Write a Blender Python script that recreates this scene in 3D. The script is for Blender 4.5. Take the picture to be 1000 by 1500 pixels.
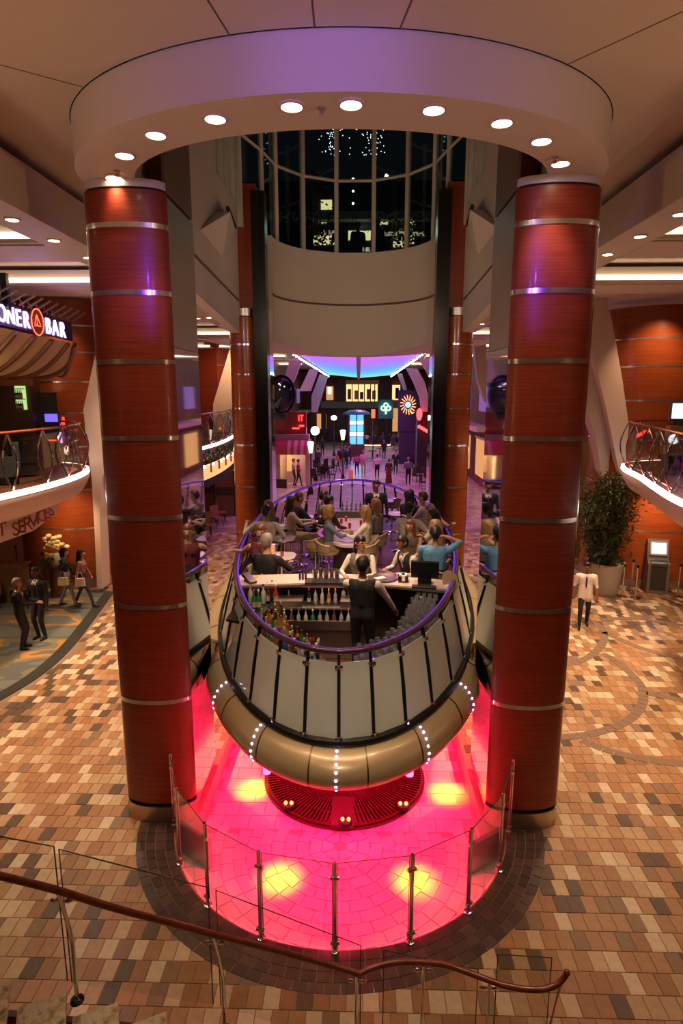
import bpy, bmesh, math, random
import numpy as np
from mathutils import Vector, Matrix, Quaternion
random.seed(7)
for o in list(bpy.data.objects): bpy.data.objects.remove(o)
SC = bpy.context.scene; COL = SC.collection
PI = math.pi; R = math.radians

# ---------------------------------------------------------------- camera
F = 902.0; TILT = R(11.0); YAW = R(1.6); CAM = Vector((0.24, 0.0, 6.0))
cam_d = bpy.data.cameras.new('camera'); cam = bpy.data.objects.new('camera', cam_d); COL.objects.link(cam)
cam.location = CAM; cam.rotation_euler = (R(90) - TILT, 0, YAW)
cam_d.sensor_fit = 'HORIZONTAL'; cam_d.sensor_width = 36; cam_d.lens = 36 * F / 1000.0
cam_d.clip_start = 0.05; cam_d.clip_end = 400
SC.camera = cam
_M = Matrix.Rotation(YAW, 3, 'Z') @ Matrix.Rotation(R(90) - TILT, 3, 'X')
def ray(px, py): return _M @ Vector(((px - 500) / F, -(py - 750) / F, -1))
def W(px, py, z=None, Y=None, X=None):
    """point on the photo's ray where it meets height z, depth Y or side X"""
    d = ray(px, py)
    t = (z - CAM.z) / d.z if z is not None else ((Y - CAM.y) / d.y if Y is not None else (X - CAM.x) / d.x)
    return CAM + d * t

# ---------------------------------------------------------------- world, exposure
world = bpy.data.worlds.new('night'); SC.world = world; world.use_nodes = True
world.node_tree.nodes['Background'].inputs[0].default_value = (0.004, 0.005, 0.006, 1)
world.node_tree.nodes['Background'].inputs[1].default_value = 1.0
SC.view_settings.view_transform = 'Standard'; SC.view_settings.look = 'None'
SC.view_settings.exposure = 0.0; SC.view_settings.gamma = 1.0; SC.view_settings.use_curve_mapping = False
SC.cycles.use_denoising = True; SC.cycles.max_bounces = 8; SC.cycles.transparent_max_bounces = 16
SC.cycles.diffuse_bounces = 3; SC.cycles.glossy_bounces = 4; SC.cycles.transmission_bounces = 6
SC.cycles.sample_clamp_indirect = 6.0; SC.cycles.caustics_reflective = False; SC.cycles.caustics_refractive = False

WARM = (1.0, 0.69, 0.42); WARM2 = (1.0, 0.58, 0.30)
def light(name, typ, loc, power, color=WARM, target=None, size=0.1, spot=None, blend=0.6, size_y=None):
    d = bpy.data.lights.new(name, typ); d.energy = power; d.color = color
    o = bpy.data.objects.new(name, d); COL.objects.link(o); o.location = loc
    if typ == 'SPOT': d.spot_size = R(spot or 80); d.spot_blend = blend; d.shadow_soft_size = size
    elif typ == 'AREA':
        d.size = size
        if size_y: d.shape = 'RECTANGLE'; d.size_y = size_y
    else: d.shadow_soft_size = size
    if target is not None:
        o.rotation_euler = (Vector(target) - Vector(loc)).to_track_quat('-Z', 'Y').to_euler()
    return o
# ceiling downlights of the near hall (out of frame above the camera and along the sides)
for sx in (-1, 1):
    for yy in (1.0, 4.0): light('hall_downlight', 'SPOT', (sx * 3.2, yy, 8.85), 55, WARM, (sx * 3.4, yy + 1.0, 0), .12, 110, .9)
    for yy, pw in ((5.0, 60), (9.0, 900), (12.2, 3200), (17.0, 1700)): light('side_downlight', 'SPOT', (sx * 5.6, yy, 8.2), pw, WARM, (sx * 5.6, yy + (.8 if yy < 10 else 0), 0), .15, 84, .9)
    # purple stage projectors beside the stairs, thrown at the ceiling ring and columns
    light('purple_projector', 'SPOT', (sx * 1.3, 0.6, 8.5), 230, (.36, .16, 1.0), (-sx * .55, 5.8, 8.64), .08, 33, .9)
    light('added_atrium_fill', 'SPOT', (sx * 2.2, 10.2, 8.2), 260, WARM, (-sx * 1.2, 21, 9.0), .2, 70, .9)  # unseen spot added inside the atrium to brighten the dim drum
    light('purple_projector', 'SPOT', (sx * .5, 1.5, 8.4), 620, (.24, .05, 1.0), (sx * 2.42, 7.8, 7.25), .06, 13, 1.0)
    light('added_ceiling_fill', 'SPOT', (sx * 6.3, 3.0, 5.6), 300, (1.0, .56, .30), (sx * .8, 4.2, 8.9), .3, 100, 1.0)  # unseen spot added to brighten the near ceiling, no real fitting
    light('added_glazing_fill', 'SPOT', (sx * 1.8, 10.5, 7.0), 130, WARM, (0, 20, 12.5), .3, 90, 1.0)  # unseen upward light added so the glazing frames come out brighter
# promenade behind the bar: coloured stage light along the street
for yy, pw in ((24, 1100), (31, 1500), (40, 1700), (50, 1700), (62, 1600)):
    light('promenade_light', 'SPOT', (.8, yy, 7.6), pw, (.80, .26, 1.0), (.8, yy, 0), .4, 130, .8)
for sx in (-1, 1):
    for yy in (24, 34, 46, 60): light('promenade_warm_light', 'SPOT', (sx * 5.2 + .6, yy, 7.6), 260, WARM, (sx * 5.6 + .6, yy + 1, 0), .2, 110, .8)

# ---------------------------------------------------------------- materials
MATS = {}
def mat(name, col, rough=.5, metal=0., emit=None, estr=0., spec=None, coat=0., alpha=None):
    if name in MATS: return MATS[name]
    m = bpy.data.materials.new(name); m.use_nodes = True; b = m.node_tree.nodes['Principled BSDF']
    b.inputs['Base Color'].default_value = (*col, 1); b.inputs['Roughness'].default_value = rough
    b.inputs['Metallic'].default_value = metal
    if coat: b.inputs['Coat Weight'].default_value = coat; b.inputs['Coat Roughness'].default_value = .08
    if emit: b.inputs['Emission Color'].default_value = (*emit, 1); b.inputs['Emission Strength'].default_value = estr
    if spec is not None: b.inputs['Specular IOR Level'].default_value = spec
    MATS[name] = m; return m
def nz(m, scale, cols, coord='Object', mp=(1, 1, 1), detail=4, rough=.6, typ='NOISE', lo=.3, hi=.7, bump=0.):
    """colour ramp over stretched noise into base colour"""
    nt = m.node_tree; N = nt.nodes; L = nt.links; b = N['Principled BSDF']
    tc = N.new('ShaderNodeTexCoord'); mpn = N.new('ShaderNodeMapping'); mpn.inputs['Scale'].default_value = mp
    t = N.new('ShaderNodeTexNoise'); t.inputs['Scale'].default_value = scale; t.inputs['Detail'].default_value = detail
    t.inputs['Roughness'].default_value = rough
    r = N.new('ShaderNodeValToRGB'); e = r.color_ramp.elements
    e[0].position = lo; e[0].color = (*cols[0], 1); e[1].position = hi; e[1].color = (*cols[-1], 1)
    for i, c in enumerate(cols[1:-1]):
        x = e.new(lo + (hi - lo) * (i + 1) / (len(cols) - 1)); x.color = (*c, 1)
    L.new(tc.outputs[coord], mpn.inputs['Vector']); L.new(mpn.outputs[0], t.inputs['Vector'])
    L.new(t.outputs['Fac'], r.inputs['Fac']); L.new(r.outputs['Color'], b.inputs['Base Color'])
    if bump:
        bp = N.new('ShaderNodeBump'); bp.inputs['Strength'].default_value = bump
        L.new(t.outputs['Fac'], bp.inputs['Height']); L.new(bp.outputs[0], b.inputs['Normal'])
    return m
def glassmat(name, tint=(.9, .95, .93), refl=.12, rough=.02, opac=0., ocol=(.8, .8, .75)):
    m = bpy.data.materials.new(name); m.use_nodes = True; nt = m.node_tree; N = nt.nodes; L = nt.links
    N.remove(N['Principled BSDF']); out = N['Material Output']
    t = N.new('ShaderNodeBsdfTransparent'); t.inputs[0].default_value = (*tint, 1)
    g = N.new('ShaderNodeBsdfGlossy'); g.inputs['Roughness'].default_value = rough; g.inputs[0].default_value = (1, 1, 1, 1)
    ge = N.new('ShaderNodeNewGeometry'); dt = N.new('ShaderNodeVectorMath'); dt.operation = 'DOT_PRODUCT'
    L.new(ge.outputs['Normal'], dt.inputs[0]); L.new(ge.outputs['Incoming'], dt.inputs[1])
    def mth(op, a, b=None, clamp=False):
        n_ = N.new('ShaderNodeMath'); n_.operation = op; n_.use_clamp = clamp
        for i_, v_ in enumerate((a, b)):
            if v_ is None: continue
            if isinstance(v_, (int, float)): n_.inputs[i_].default_value = v_
            else: L.new(v_, n_.inputs[i_])
        return n_.outputs[0]
    fac = mth('ADD', mth('MULTIPLY', mth('POWER', mth('SUBTRACT', 1.0, mth('ABSOLUTE', dt.outputs['Value'])), 5.0), .6), refl * .3, True)   # Schlick, same from both sides
    mx = N.new('ShaderNodeMixShader'); L.new(fac, mx.inputs[0])
    src = t
    if opac:
        d = N.new('ShaderNodeBsdfDiffuse'); d.inputs[0].default_value = (*ocol, 1)
        m2 = N.new('ShaderNodeMixShader'); m2.inputs[0].default_value = opac
        L.new(t.outputs[0], m2.inputs[1]); L.new(d.outputs[0], m2.inputs[2]); src = m2
    L.new(src.outputs[0], mx.inputs[1]); L.new(g.outputs[0], mx.inputs[2]); L.new(mx.outputs[0], out.inputs[0])
    MATS[name] = m; return m
def em(name, col, s): return mat(name, tuple(c * .5 for c in col), .5, 0, col, s)

M_white = mat('white_paint', (.78, .72, .66), .55)
M_ceil = mat('ceiling_paint', (.74, .66, .58), .6)
M_wood = nz(mat('cherry_wood', (.2, .03, .01), .40, coat=.06), 3.0, [(.11, .013, .008), (.34, .052, .020), (.22, .026, .012), (.44, .075, .028)], mp=(.3, .3, 16), detail=8, lo=.28, hi=.72)
M_wood2 = nz(mat('orange_cherry_wood', (.3, .06, .015), .3, coat=.2), 3.0, [(.24, .045, .012), (.36, .085, .022)], mp=(.35, .35, 7), detail=5)
M_chrome = mat('chrome', (.86, .84, .82), .10, 1)
M_mirror = mat('mirror_steel', (.80, .78, .76), .035, 1)
M_steel = mat('brushed_steel', (.55, .52, .48), .3, 1)
M_band = mat('polished_band', (.84, .80, .74), .2, .92)
M_gold = mat('champagne_gold', (.60, .45, .26), .34, .35, coat=.5)
M_gold2 = mat('gold_seam', (.25, .17, .08), .4, 1)
M_black = mat('black_lacquer', (.006, .006, .007), .25)
M_mblack = mat('matte_black', (.012, .011, .011), .7)
M_darkrim = mat('dark_rim', (.03, .028, .026), .3, .6)
M_glass = glassmat('clear_glass', (.93, .95, .93), .10)
M_glassedge = mat('glass_edge', (.05, .09, .07), .2)
M_frost = glassmat('frosted_glass', (.95, .95, .9), .12, .08, .95, (.88, .92, .82))
M_nightglass = glassmat('night_glass', (.65, .72, .72), .16)
M_frame = mat('window_frame', (.74, .70, .60), .5)
M_rail = nz(mat('handrail_wood', (.2, .05, .02), .22, coat=.4), 4, [(.17, .035, .014), (.26, .06, .022)], mp=(3, 3, 3))
M_purplerail = mat('violet_rail', (.07, .02, .055), .2, coat=.5)
M_lamp = em('lamp_lens', (1.0, .80, .58), 22)
M_cove = em('cove_light', (1.0, .72, .46), 3.2)
M_edge = em('edge_light', (1.0, .80, .70), 3.2)
M_led = em('led_violet_white', (.55, .45, 1.0), 22)
M_skirt = mat('steel_skirt', (.50, .42, .33), .32, 1)

# ---------------------------------------------------------------- mesh helpers
class MB:
    def __init__(s): s.v = []; s.f = []; s.m = []
    def add(s, vs, fs, mi=0):
        b = len(s.v); s.v += [tuple(v) for v in vs]; s.f += [tuple(i + b for i in f) for f in fs]; s.m += [mi] * len(fs); return s
    def box(s, c, d, rz=0, mi=0, M=None):
        x, y, z = (k / 2 for k in d); vs = [Vector(p) for p in ((-x, -y, -z), (x, -y, -z), (x, y, -z), (-x, y, -z), (-x, -y, z), (x, -y, z), (x, y, z), (-x, y, z))]
        if rz: q = Matrix.Rotation(rz, 3, 'Z'); vs = [q @ v for v in vs]
        if M is not None: vs = [M @ v for v in vs]
        return s.add([v + Vector(c) for v in vs], [(3, 2, 1, 0), (4, 5, 6, 7), (0, 1, 5, 4), (1, 2, 6, 5), (2, 3, 7, 6), (3, 0, 4, 7)], mi)
    def cyl(s, a, b, r0, r1=None, n=12, mi=0, caps=True):
        a = Vector(a); b = Vector(b); r1 = r0 if r1 is None else r1
        q = (b - a).to_track_quat('Z', 'Y') if (b - a).length > 1e-9 else Quaternion()
        ring = [q @ Vector((math.cos(2 * PI * i / n), math.sin(2 * PI * i / n), 0)) for i in range(n)]
        vs = [a + u * r0 for u in ring] + [b + u * r1 for u in ring]
        fs = [(i, (i + 1) % n, n + (i + 1) % n, n + i) for i in range(n)]
        if caps: fs += [tuple(range(n - 1, -1, -1)), tuple(range(n, 2 * n))]
        return s.add(vs, fs, mi)
    def tube(s, pts, r, n=8, mi=0, closed=False, flat=1.0):
        pts = [Vector(p) for p in pts]; k = len(pts); vs = []
        rr = r if hasattr(r, '__len__') else [r] * k
        for i, p in enumerate(pts):
            t = (pts[(i + 1) % k] - pts[i - 1]) if closed else (pts[min(i + 1, k - 1)] - pts[max(i - 1, 0)])
            t.normalize(); up = Vector((0, 0, 1)) if abs(t.z) < .95 else Vector((0, 1, 0))
            a = t.cross(up).normalized(); b = a.cross(t).normalized()
            vs += [p + a * rr[i] * math.cos(2 * PI * j / n) + b * rr[i] * flat * math.sin(2 * PI * j / n) for j in range(n)]
        fs = []
        for i in range(k if closed else k - 1):
            for j in range(n):
                a0 = i * n + j; a1 = i * n + (j + 1) % n; c0 = ((i + 1) % k) * n + j; c1 = ((i + 1) % k) * n + (j + 1) % n
                fs.append((a0, a1, c1, c0))
        if not closed: fs += [tuple(range(n - 1, -1, -1)), tuple((k - 1) * n + j for j in range(n))]
        return s.add(vs, fs, mi)
    def lathe(s, prof, c=(0, 0, 0), n=16, mi=0, sx=1, sy=1):
        c = Vector(c); vs = []
        for r, z in prof: vs += [c + Vector((sx * r * math.cos(2 * PI * j / n), sy * r * math.sin(2 * PI * j / n), z)) for j in range(n)]
        k = len(prof); fs = [(i * n + j, i * n + (j + 1) % n, (i + 1) * n + (j + 1) % n, (i + 1) * n + j) for i in range(k - 1) for j in range(n)]
        fs += [tuple(range(n - 1, -1, -1)), tuple((k - 1) * n + j for j in range(n))]
        return s.add(vs, fs, mi)
    def sphere(s, c, r, n=10, mi=0, sc=(1, 1, 1)):
        k = max(4, n // 2 + 1); c = Vector(c); prof = [(math.sin(PI * i / k), -math.cos(PI * i / k)) for i in range(1, k)]
        vs = [c + Vector((0, 0, -r * sc[2]))]
        for a, z in prof: vs += [c + Vector((r * sc[0] * a * math.cos(2 * PI * j / n), r * sc[1] * a * math.sin(2 * PI * j / n), r * sc[2] * z)) for j in range(n)]
        vs.append(c + Vector((0, 0, r * sc[2]))); e = len(vs) - 1; fs = []
        for j in range(n): fs.append((0, 1 + (j + 1) % n, 1 + j))
        for i in range(len(prof) - 1):
            for j in range(n):
                a = 1 + i * n; b = a + n; fs.append((a + j, a + (j + 1) % n, b + (j + 1) % n, b + j))
        a = 1 + (len(prof) - 1) * n
        for j in range(n): fs.append((a + j, a + (j + 1) % n, e))
        return s.add(vs, fs, mi)
    def prism(s, poly, z0, z1, mi=0, axis='Z', d=None):
        """poly of 2-D points; axis Z: (x,y) from z0 to z1; axis Y: (x,z) from y0 to y1; axis X: (y,z)"""
        f = {'Z': lambda p, h: (p[0], p[1], h), 'Y': lambda p, h: (p[0], h, p[1]), 'X': lambda p, h: (h, p[0], p[1])}[axis]
        n = len(poly); vs = [f(p, z0) for p in poly] + [f(p, z1) for p in poly]
        fs = [(i, (i + 1) % n, n + (i + 1) % n, n + i) for i in range(n)] + [tuple(range(n - 1, -1, -1)), tuple(range(n, 2 * n))]
        return s.add(vs, fs, mi)
    def strip(s, rows, mi=0, closed=False):
        """rows: list of equal-length point lists -> quad sheet"""
        k = len(rows[0]); b = [p for r in rows for p in r]; fs = []
        for i in range(len(rows) - 1):
            for j in range(k if closed else k - 1):
                fs.append((i * k + j, i * k + (j + 1) % k, (i + 1) * k + (j + 1) % k, (i + 1) * k + j))
        return s.add(b, fs, mi)
    def slab(s, A, B, th, mi=0):
        """vertical/any quad sheet given two polylines with thickness along normal"""
        A = [Vector(p) for p in A]; B = [Vector(p) for p in B]; k = len(A); nr = []
        for i in range(k):
            t = A[min(i + 1, k - 1)] - A[max(i - 1, 0)]; n = t.cross(B[i] - A[i])
            nr.append(n.normalized() * th)
        vs = A + B + [A[i] + nr[i] for i in range(k)] + [B[i] + nr[i] for i in range(k)]; fs = []
        for i in range(k - 1):
            fs += [(i, i + 1, k + i + 1, k + i), (2 * k + i, 3 * k + i, 3 * k + i + 1, 2 * k + i + 1), (i, 2 * k + i, 2 * k + i + 1, i + 1), (k + i, k + i + 1, 3 * k + i + 1, 3 * k + i)]
        fs += [(0, k, 3 * k, 2 * k), (k - 1, 3 * k - 1, 4 * k - 1, 2 * k - 1)]
        return s.add(vs, fs, mi)
    def mesh(s, name, mats, smooth=True, ang=.7):
        me = bpy.data.meshes.new(name); me.from_pydata(s.v, [], s.f)
        for m in (mats if isinstance(mats, (list, tuple)) else [mats]): me.materials.append(m)
        me.polygons.foreach_set('material_index', s.m)
        bm = bmesh.new(); bm.from_mesh(me); bmesh.ops.recalc_face_normals(bm, faces=bm.faces); bm.to_mesh(me); bm.free()
        if smooth:
            me.polygons.foreach_set('use_smooth', [True] * len(me.polygons)); me.set_sharp_from_angle(angle=ang)
        me.update(); return me
    def build(s, name, mats, parent=None, **k):
        return put(name, s.mesh(name, mats, **k), parent)
KIDS = {}
def put(name, me, parent=None, loc=None, rz=0):
    o = bpy.data.objects.new(name, me); COL.objects.link(o)
    if loc is not None: o.location = loc
    if rz: o.rotation_euler.z = rz
    if parent is not None:
        o.parent = parent; KIDS.setdefault(parent.name, []).append(o)
        if loc is None: o.matrix_parent_inverse = Matrix.Translation(-Vector(parent['_o'])) if '_o' in parent else Matrix()
    return o
def thing(name, label, cat, loc=(0, 0, 0), rz=0, group=None, world_parts=False):
    o = bpy.data.objects.new(name, None); COL.objects.link(o); o.location = loc; o.rotation_euler.z = rz; o.empty_display_size = .1
    tag(o, label, cat, group)
    if world_parts: o['_o'] = tuple(loc)
    return o
def tag(o, label=None, cat=None, group=None, kind=None):
    if label: o['label'] = label
    if cat: o['category'] = cat
    if group: o['group'] = group
    if kind: o['kind'] = kind
    return o
def struct(o, label=None, cat=None): return tag(o, label, cat, kind='structure')
def dup(root, loc, rz=None, label=None, group=None, scale=None):
    r = root.copy(); COL.objects.link(r); r.location = loc
    if rz is not None: r.rotation_euler.z = rz
    if label: r['label'] = label
    if group: r['group'] = group
    if scale: r.scale = (scale,) * 3
    for ch in KIDS.get(root.name, []):
        c = ch.copy(); COL.objects.link(c); c.parent = r
        for g in KIDS.get(ch.name, []):
            e = g.copy(); COL.objects.link(e); e.parent = c
    return r
def ell(cx, cy, a, b, t): return (cx + b * math.sin(t), cy - a * math.cos(t))   # t=0 is the near end, +x for t>0

# ================================================================ SETTING: floor
PIT_C = (0.0, 8.05); PIT_R = 2.34
def arc(c, r, a0, a1, n): return [(c[0] + r * math.sin(a0 + (a1 - a0) * i / n), c[1] - r * math.cos(a0 + (a1 - a0) * i / n)) for i in range(n + 1)]
pit_loop = arc(PIT_C, PIT_R, R(-80), R(80), 40) + [(2.03, 7.95), (2.03, 18.0)] + arc((0, 18.0), 2.03, R(90), R(270), 24)[1:-1] + [(-2.03, 18.0), (-2.03, 7.95)]
def holed(outer, hole, z, name, m, parent=None):
    bm = bmesh.new(); es = []
    for lp in (outer, hole):
        vs = [bm.verts.new((x, y, z)) for x, y in lp]
        es += [bm.edges.new((vs[i], vs[(i + 1) % len(vs)])) for i in range(len(vs))]
    bmesh.ops.triangle_fill(bm, use_beauty=True, use_dissolve=False, edges=es)
    for f in bm.faces:
        if f.normal.z < 0: f.normal_flip()
    me = bpy.data.meshes.new(name); bm.to_mesh(me); bm.free(); me.materials.append(m); return put(name, me, parent)
M_grout = mat('grout', (.26, .16, .10), .7)
M_far = mat('far_paving', (.4, .3, .25), .32)
nt = M_far.node_tree; br = nt.nodes.new('ShaderNodeTexBrick'); tcn = nt.nodes.new('ShaderNodeTexCoord')
br.inputs['Scale'].default_value = 1; br.inputs['Brick Width'].default_value = .5; br.inputs['Row Height'].default_value = .28; br.inputs['Mortar Size'].default_value = .01
br.inputs['Color1'].default_value = (.62, .44, .36, 1); br.inputs['Color2'].default_value = (.27, .15, .12, 1); br.inputs['Mortar'].default_value = (.2, .13, .1, 1)
nt.links.new(tcn.outputs['Object'], br.inputs['Vector']); nt.links.new(br.outputs['Color'], nt.nodes['Principled BSDF'].inputs['Base Color'])
floor = struct(holed([(-12, -5), (12, -5), (12, 27), (-12, 27)], pit_loop, -.008, 'floor', M_grout), 'tan, orange and brown tiled promenade floor around the bar', 'floor')
far_floor = MB().box((0, 58, -.06), (24, 62.2, .12)).build('far_floor', M_far); struct(far_floor, 'street paving of the promenade beyond the bar, washed violet', 'floor')

TILE_COLS = [(.50, .32, .18), (.44, .24, .12), (.36, .18, .085), (.58, .42, .26), (.28, .17, .10), (.13, .085, .055), (.68, .53, .36), (.40, .21, .11)]
TILE_W = [5, 5, 4.5, 4, 3, 2.2, 2.4, 4]
GREY_W = [.6, .8, 1, 2.0, 5, 4.5, 3.2, 1.2]
TM = [nz(mat('floor_tile_%d' % i, c, .30), 9, [tuple(k * .86 for k in c), tuple(min(1, k * 1.1) for k in c)]) for i, c in enumerate(TILE_COLS)]
carpet_pts = [(-9.3, 6.0), (-7.9, 8.2), (-7.2, 9.6), (-6.83, 11.06), (-6.58, 12.2), (-6.58, 13.61), (-6.86, 15.64), (-7.19, 17.65), (-7.3, 18.0)]
def carpet_x(y):
    p = carpet_pts
    if y <= p[0][1]: return p[0][0]
    for a, b in zip(p, p[1:]):
        if y <= b[1]: return a[0] + (b[0] - a[0]) * (y - a[1]) / (b[1] - a[1])
    return -99
def seen(x, y, z, mx=160):
    v = _M.transposed() @ (Vector((x, y, z)) - CAM)
    if v.z > -.3: return False
    px = 500 + F * v.x / -v.z; py = 750 - F * v.y / -v.z
    return -mx < px < 1000 + mx and -mx < py < 1500 + mx
def tile_mesh(mb, x, y, w, d, z=0., mi=0, ang=0., h=.012):
    c, s = math.cos(ang), math.sin(ang); vs = []
    for zz, k in ((-h, 0.), (z, .004)):
        for a, b in ((-1, -1), (1, -1), (1, 1), (-1, 1)):
            u = a * (w / 2 - k); v = b * (d / 2 - k); vs.append((x + c * u - s * v, y + s * u + c * v, zz))
    mb.add(vs, [(4, 5, 6, 7), (0, 1, 5, 4), (1, 2, 6, 5), (2, 3, 7, 6), (3, 0, 4, 7)], mi)
rng = random.Random(3)
TW, TD, GAP = .166, .25, .003
cells = []
for r_ in range(int((26.5 - 3.4) / TD)):
    y = 3.4 + r_ * TD; off = (r_ * .37 % 1) * TW
    for k in range(int(20 / TW)):
        x = -9.5 + k * TW + off
        if not seen(x, y, 0): continue
        if x < carpet_x(y) + .12 and y < 18.0: continue
        d = math.hypot(x - PIT_C[0], y - PIT_C[1])
        if y <= PIT_C[1] + .3 and d < 2.80: continue
        if y > PIT_C[1] and abs(x) < 2.12 and y < 20.0: continue
        if abs(x) < 2.03 and y >= 20 and math.hypot(x, y - 18) < 2.15: continue
        dc = x - carpet_x(y)
        wts = GREY_W if (dc < 1.25 and y < 18.6) or (x > 6.8 and y > 14.8 + (x - 6.8) * .5) else TILE_W
        cells.append((x, y, rng.choices(range(8), wts)[0], math.hypot(x - CAM.x, y)))
cells.sort(key=lambda c: c[3])
near = [c for c in cells if seen(c[0], c[1], 0, 0)][:300]; nearset = set(id(c) for c in near)
tm_cache = []
for i in range(8):
    b = MB(); tile_mesh(b, 0, 0, TW - GAP, TD - GAP); me = b.mesh('tile', TM[i], smooth=False); tm_cache.append(me)
for c in near: put('tile', tm_cache[c[2]], floor, (c[0], c[1], 0))
b = MB()
for c in cells:
    if id(c) not in nearset: tile_mesh(b, c[0], c[1], TW - GAP, TD - GAP, rng.uniform(-.0012, .0012), c[2])
tag(b.build('tiles', TM, floor, smooth=False), kind='stuff')

# dark ring of tiles round the pit
M_ring = [nz(mat('dark_ring_tile_%d' % i, c, .34), 8, [tuple(k * .8 for k in c), c]) for i, c in enumerate(((.095, .056, .046), (.125, .074, .058), (.075, .045, .038)))]
M_rgrout = mat('ring_grout', (.30, .20, .15), .7)
ring = MB(); k = 48
ring.strip([[(*p, -.004) for p in arc(PIT_C, 2.36, R(-88), R(88), k)], [(*p, -.004) for p in arc(PIT_C, 2.87, R(-88), R(88), k)]])
ring_f = struct(ring.build('trim_1', M_rgrout), 'dark brown tile ring on the floor around the pink pit', 'floor trim')
for j in range(4):
    r0 = 2.36 + j * .125; nseg = int(round(R(176) * (r0 + .06) / .17))
    for i in range(nseg):
        a0 = R(-88) + R(176) * i / nseg; a1 = R(-88) + R(176) * (i + 1) / nseg; g = .005 / r0
        pts = [(PIT_C[0] + rr * math.sin(a), PIT_C[1] - rr * math.cos(a)) for rr, a in ((r0 + .004, a0 + g), (r0 + .004, a1 - g), (r0 + .121, a1 - g), (r0 + .121, a0 + g))]
        put('tile', MB().prism(pts, -.004, .005).mesh('tile', M_ring[rng.randrange(3)], smooth=False), ring_f)
# grey-brown inlay bands of the right-hand floor
M_inlay = mat('inlay_tile', (.24, .155, .10), .35)
def smooth_path(pts, step):
    pts = [Vector((p[0], p[1], 0)) for p in pts]; out = []
    for i in range(len(pts) - 1):
        p0 = pts[max(i - 1, 0)]; p1 = pts[i]; p2 = pts[i + 1]; p3 = pts[min(i + 2, len(pts) - 1)]
        for j in range(12):
            t = j / 12; out.append(.5 * ((2 * p1) + (p2 - p0) * t + (2 * p0 - 5 * p1 + 4 * p2 - p3) * t * t + (3 * p1 - p0 - 3 * p2 + p3) * t ** 3))
    out.append(pts[-1]); res = [out[0]]; acc = 0
    for a, c in zip(out, out[1:]):
        acc += (c - a).length
        if acc >= step: res.append(c); acc = 0
    return res
inlay = struct(MB().box((4.0, 11.0, -.02), (.3, .3, .02)).build('trim_2', M_grout), 'grey brown curved tile bands inlaid in the right-hand floor', 'floor trim')
for path in (((818, 1080), (850, 1078), (882, 1071), (912, 1060), (934, 1042), (942, 1020), (934, 998), (905, 971), (882, 957)), ((829, 974), (850, 968), (864, 961), (880, 946), (885, 931), (878, 918), (866, 909), (845, 904)),
             ((884, 926), (915, 940), (950, 953), (1020, 969)), ((946, 1015), (975, 1021), (1030, 1031)), ((851, 1084), (880, 1096), (907, 1104), (950, 1113), (1020, 1122)), ((880, 908), (930, 906), (1010, 918))):
    pp = smooth_path([W(x, y, z=0) for x, y in path], .17)
    for a, c in zip(pp, pp[1:]):
        m_ = (a + c) / 2; d = c - a
        if d.length < .05: continue
        bb = MB(); tile_mesh(bb, 0, 0, d.length - .006, .19, .006); put('tile', bb.mesh('tile', M_inlay, smooth=False), inlay, (m_.x, m_.y, 0), math.atan2(d.y, d.x))

# the pit under the bar
PZ = -.35
M_pit = [nz(mat('pit_tile_%d' % i, c, .35), 6, [tuple(k * .9 for k in c), c]) for i, c in enumerate(((.72, .60, .54), (.66, .54, .5)))]
M_pgrout = mat('pit_grout', (.40, .30, .26), .7)
pf = MB(); pf.strip([[(x, y, -.008) for x, y in pit_loop], [(x, y, PZ - .012) for x, y in pit_loop]], 1, closed=True)
pf.add([(x, y, PZ - .012) for x, y in pit_loop], [tuple(range(len(pit_loop)))], 0)
pf.box((0, 12.4, PZ - .04), (4.8, 14, .03), mi=0)
pit = struct(pf.build('pit_floor', [M_pgrout, M_pit[1]]), 'round sunken floor lit bright pink underneath the bar', 'pit')
for j in range(13):
    r0 = .10 + j * .175; nseg = max(6, int(round(2 * PI * (r0 + .09) / .30)))
    for i in range(nseg):
        a0 = 2 * PI * (i + .5 * (j % 2)) / nseg; a1 = a0 + 2 * PI / nseg; am = (a0 + a1) / 2; cx = PIT_C[0] + (r0 + .09) * math.sin(am); cy = PIT_C[1] - 0.35 - (r0 + .09) * math.cos(am)
        if math.hypot(cx - PIT_C[0], cy - PIT_C[1]) > PIT_R - .1 and cy < 8.05: continue
        if cy > 8.02: continue
        g = .006 / r0
        pts = [(PIT_C[0] + rr * math.sin(a), PIT_C[1] - .35 - rr * math.cos(a)) for rr, a in ((r0 + .004, a0 + g), (r0 + .004, a1 - g), (r0 + .172, a1 - g), (r0 + .172, a0 + g))]
        put('tile', MB().prism(pts, PZ - .012, PZ).mesh('tile', M_pit[rng.randrange(2)], smooth=False), pit)
for r_ in range(18):
    y = 8.02 + .3 * r_
    for k in range(10):
        x = -1.98 + .4 * k + (.2 if r_ % 2 else 0)
        if x > 1.9: continue
        bb = MB(); tile_mesh(bb, 0, 0, .39, .29); put('tile', bb.mesh('tile', M_pit[rng.randrange(2)], smooth=False), pit, (min(x + .0, 1.8), y + .15, PZ - .003))

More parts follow.
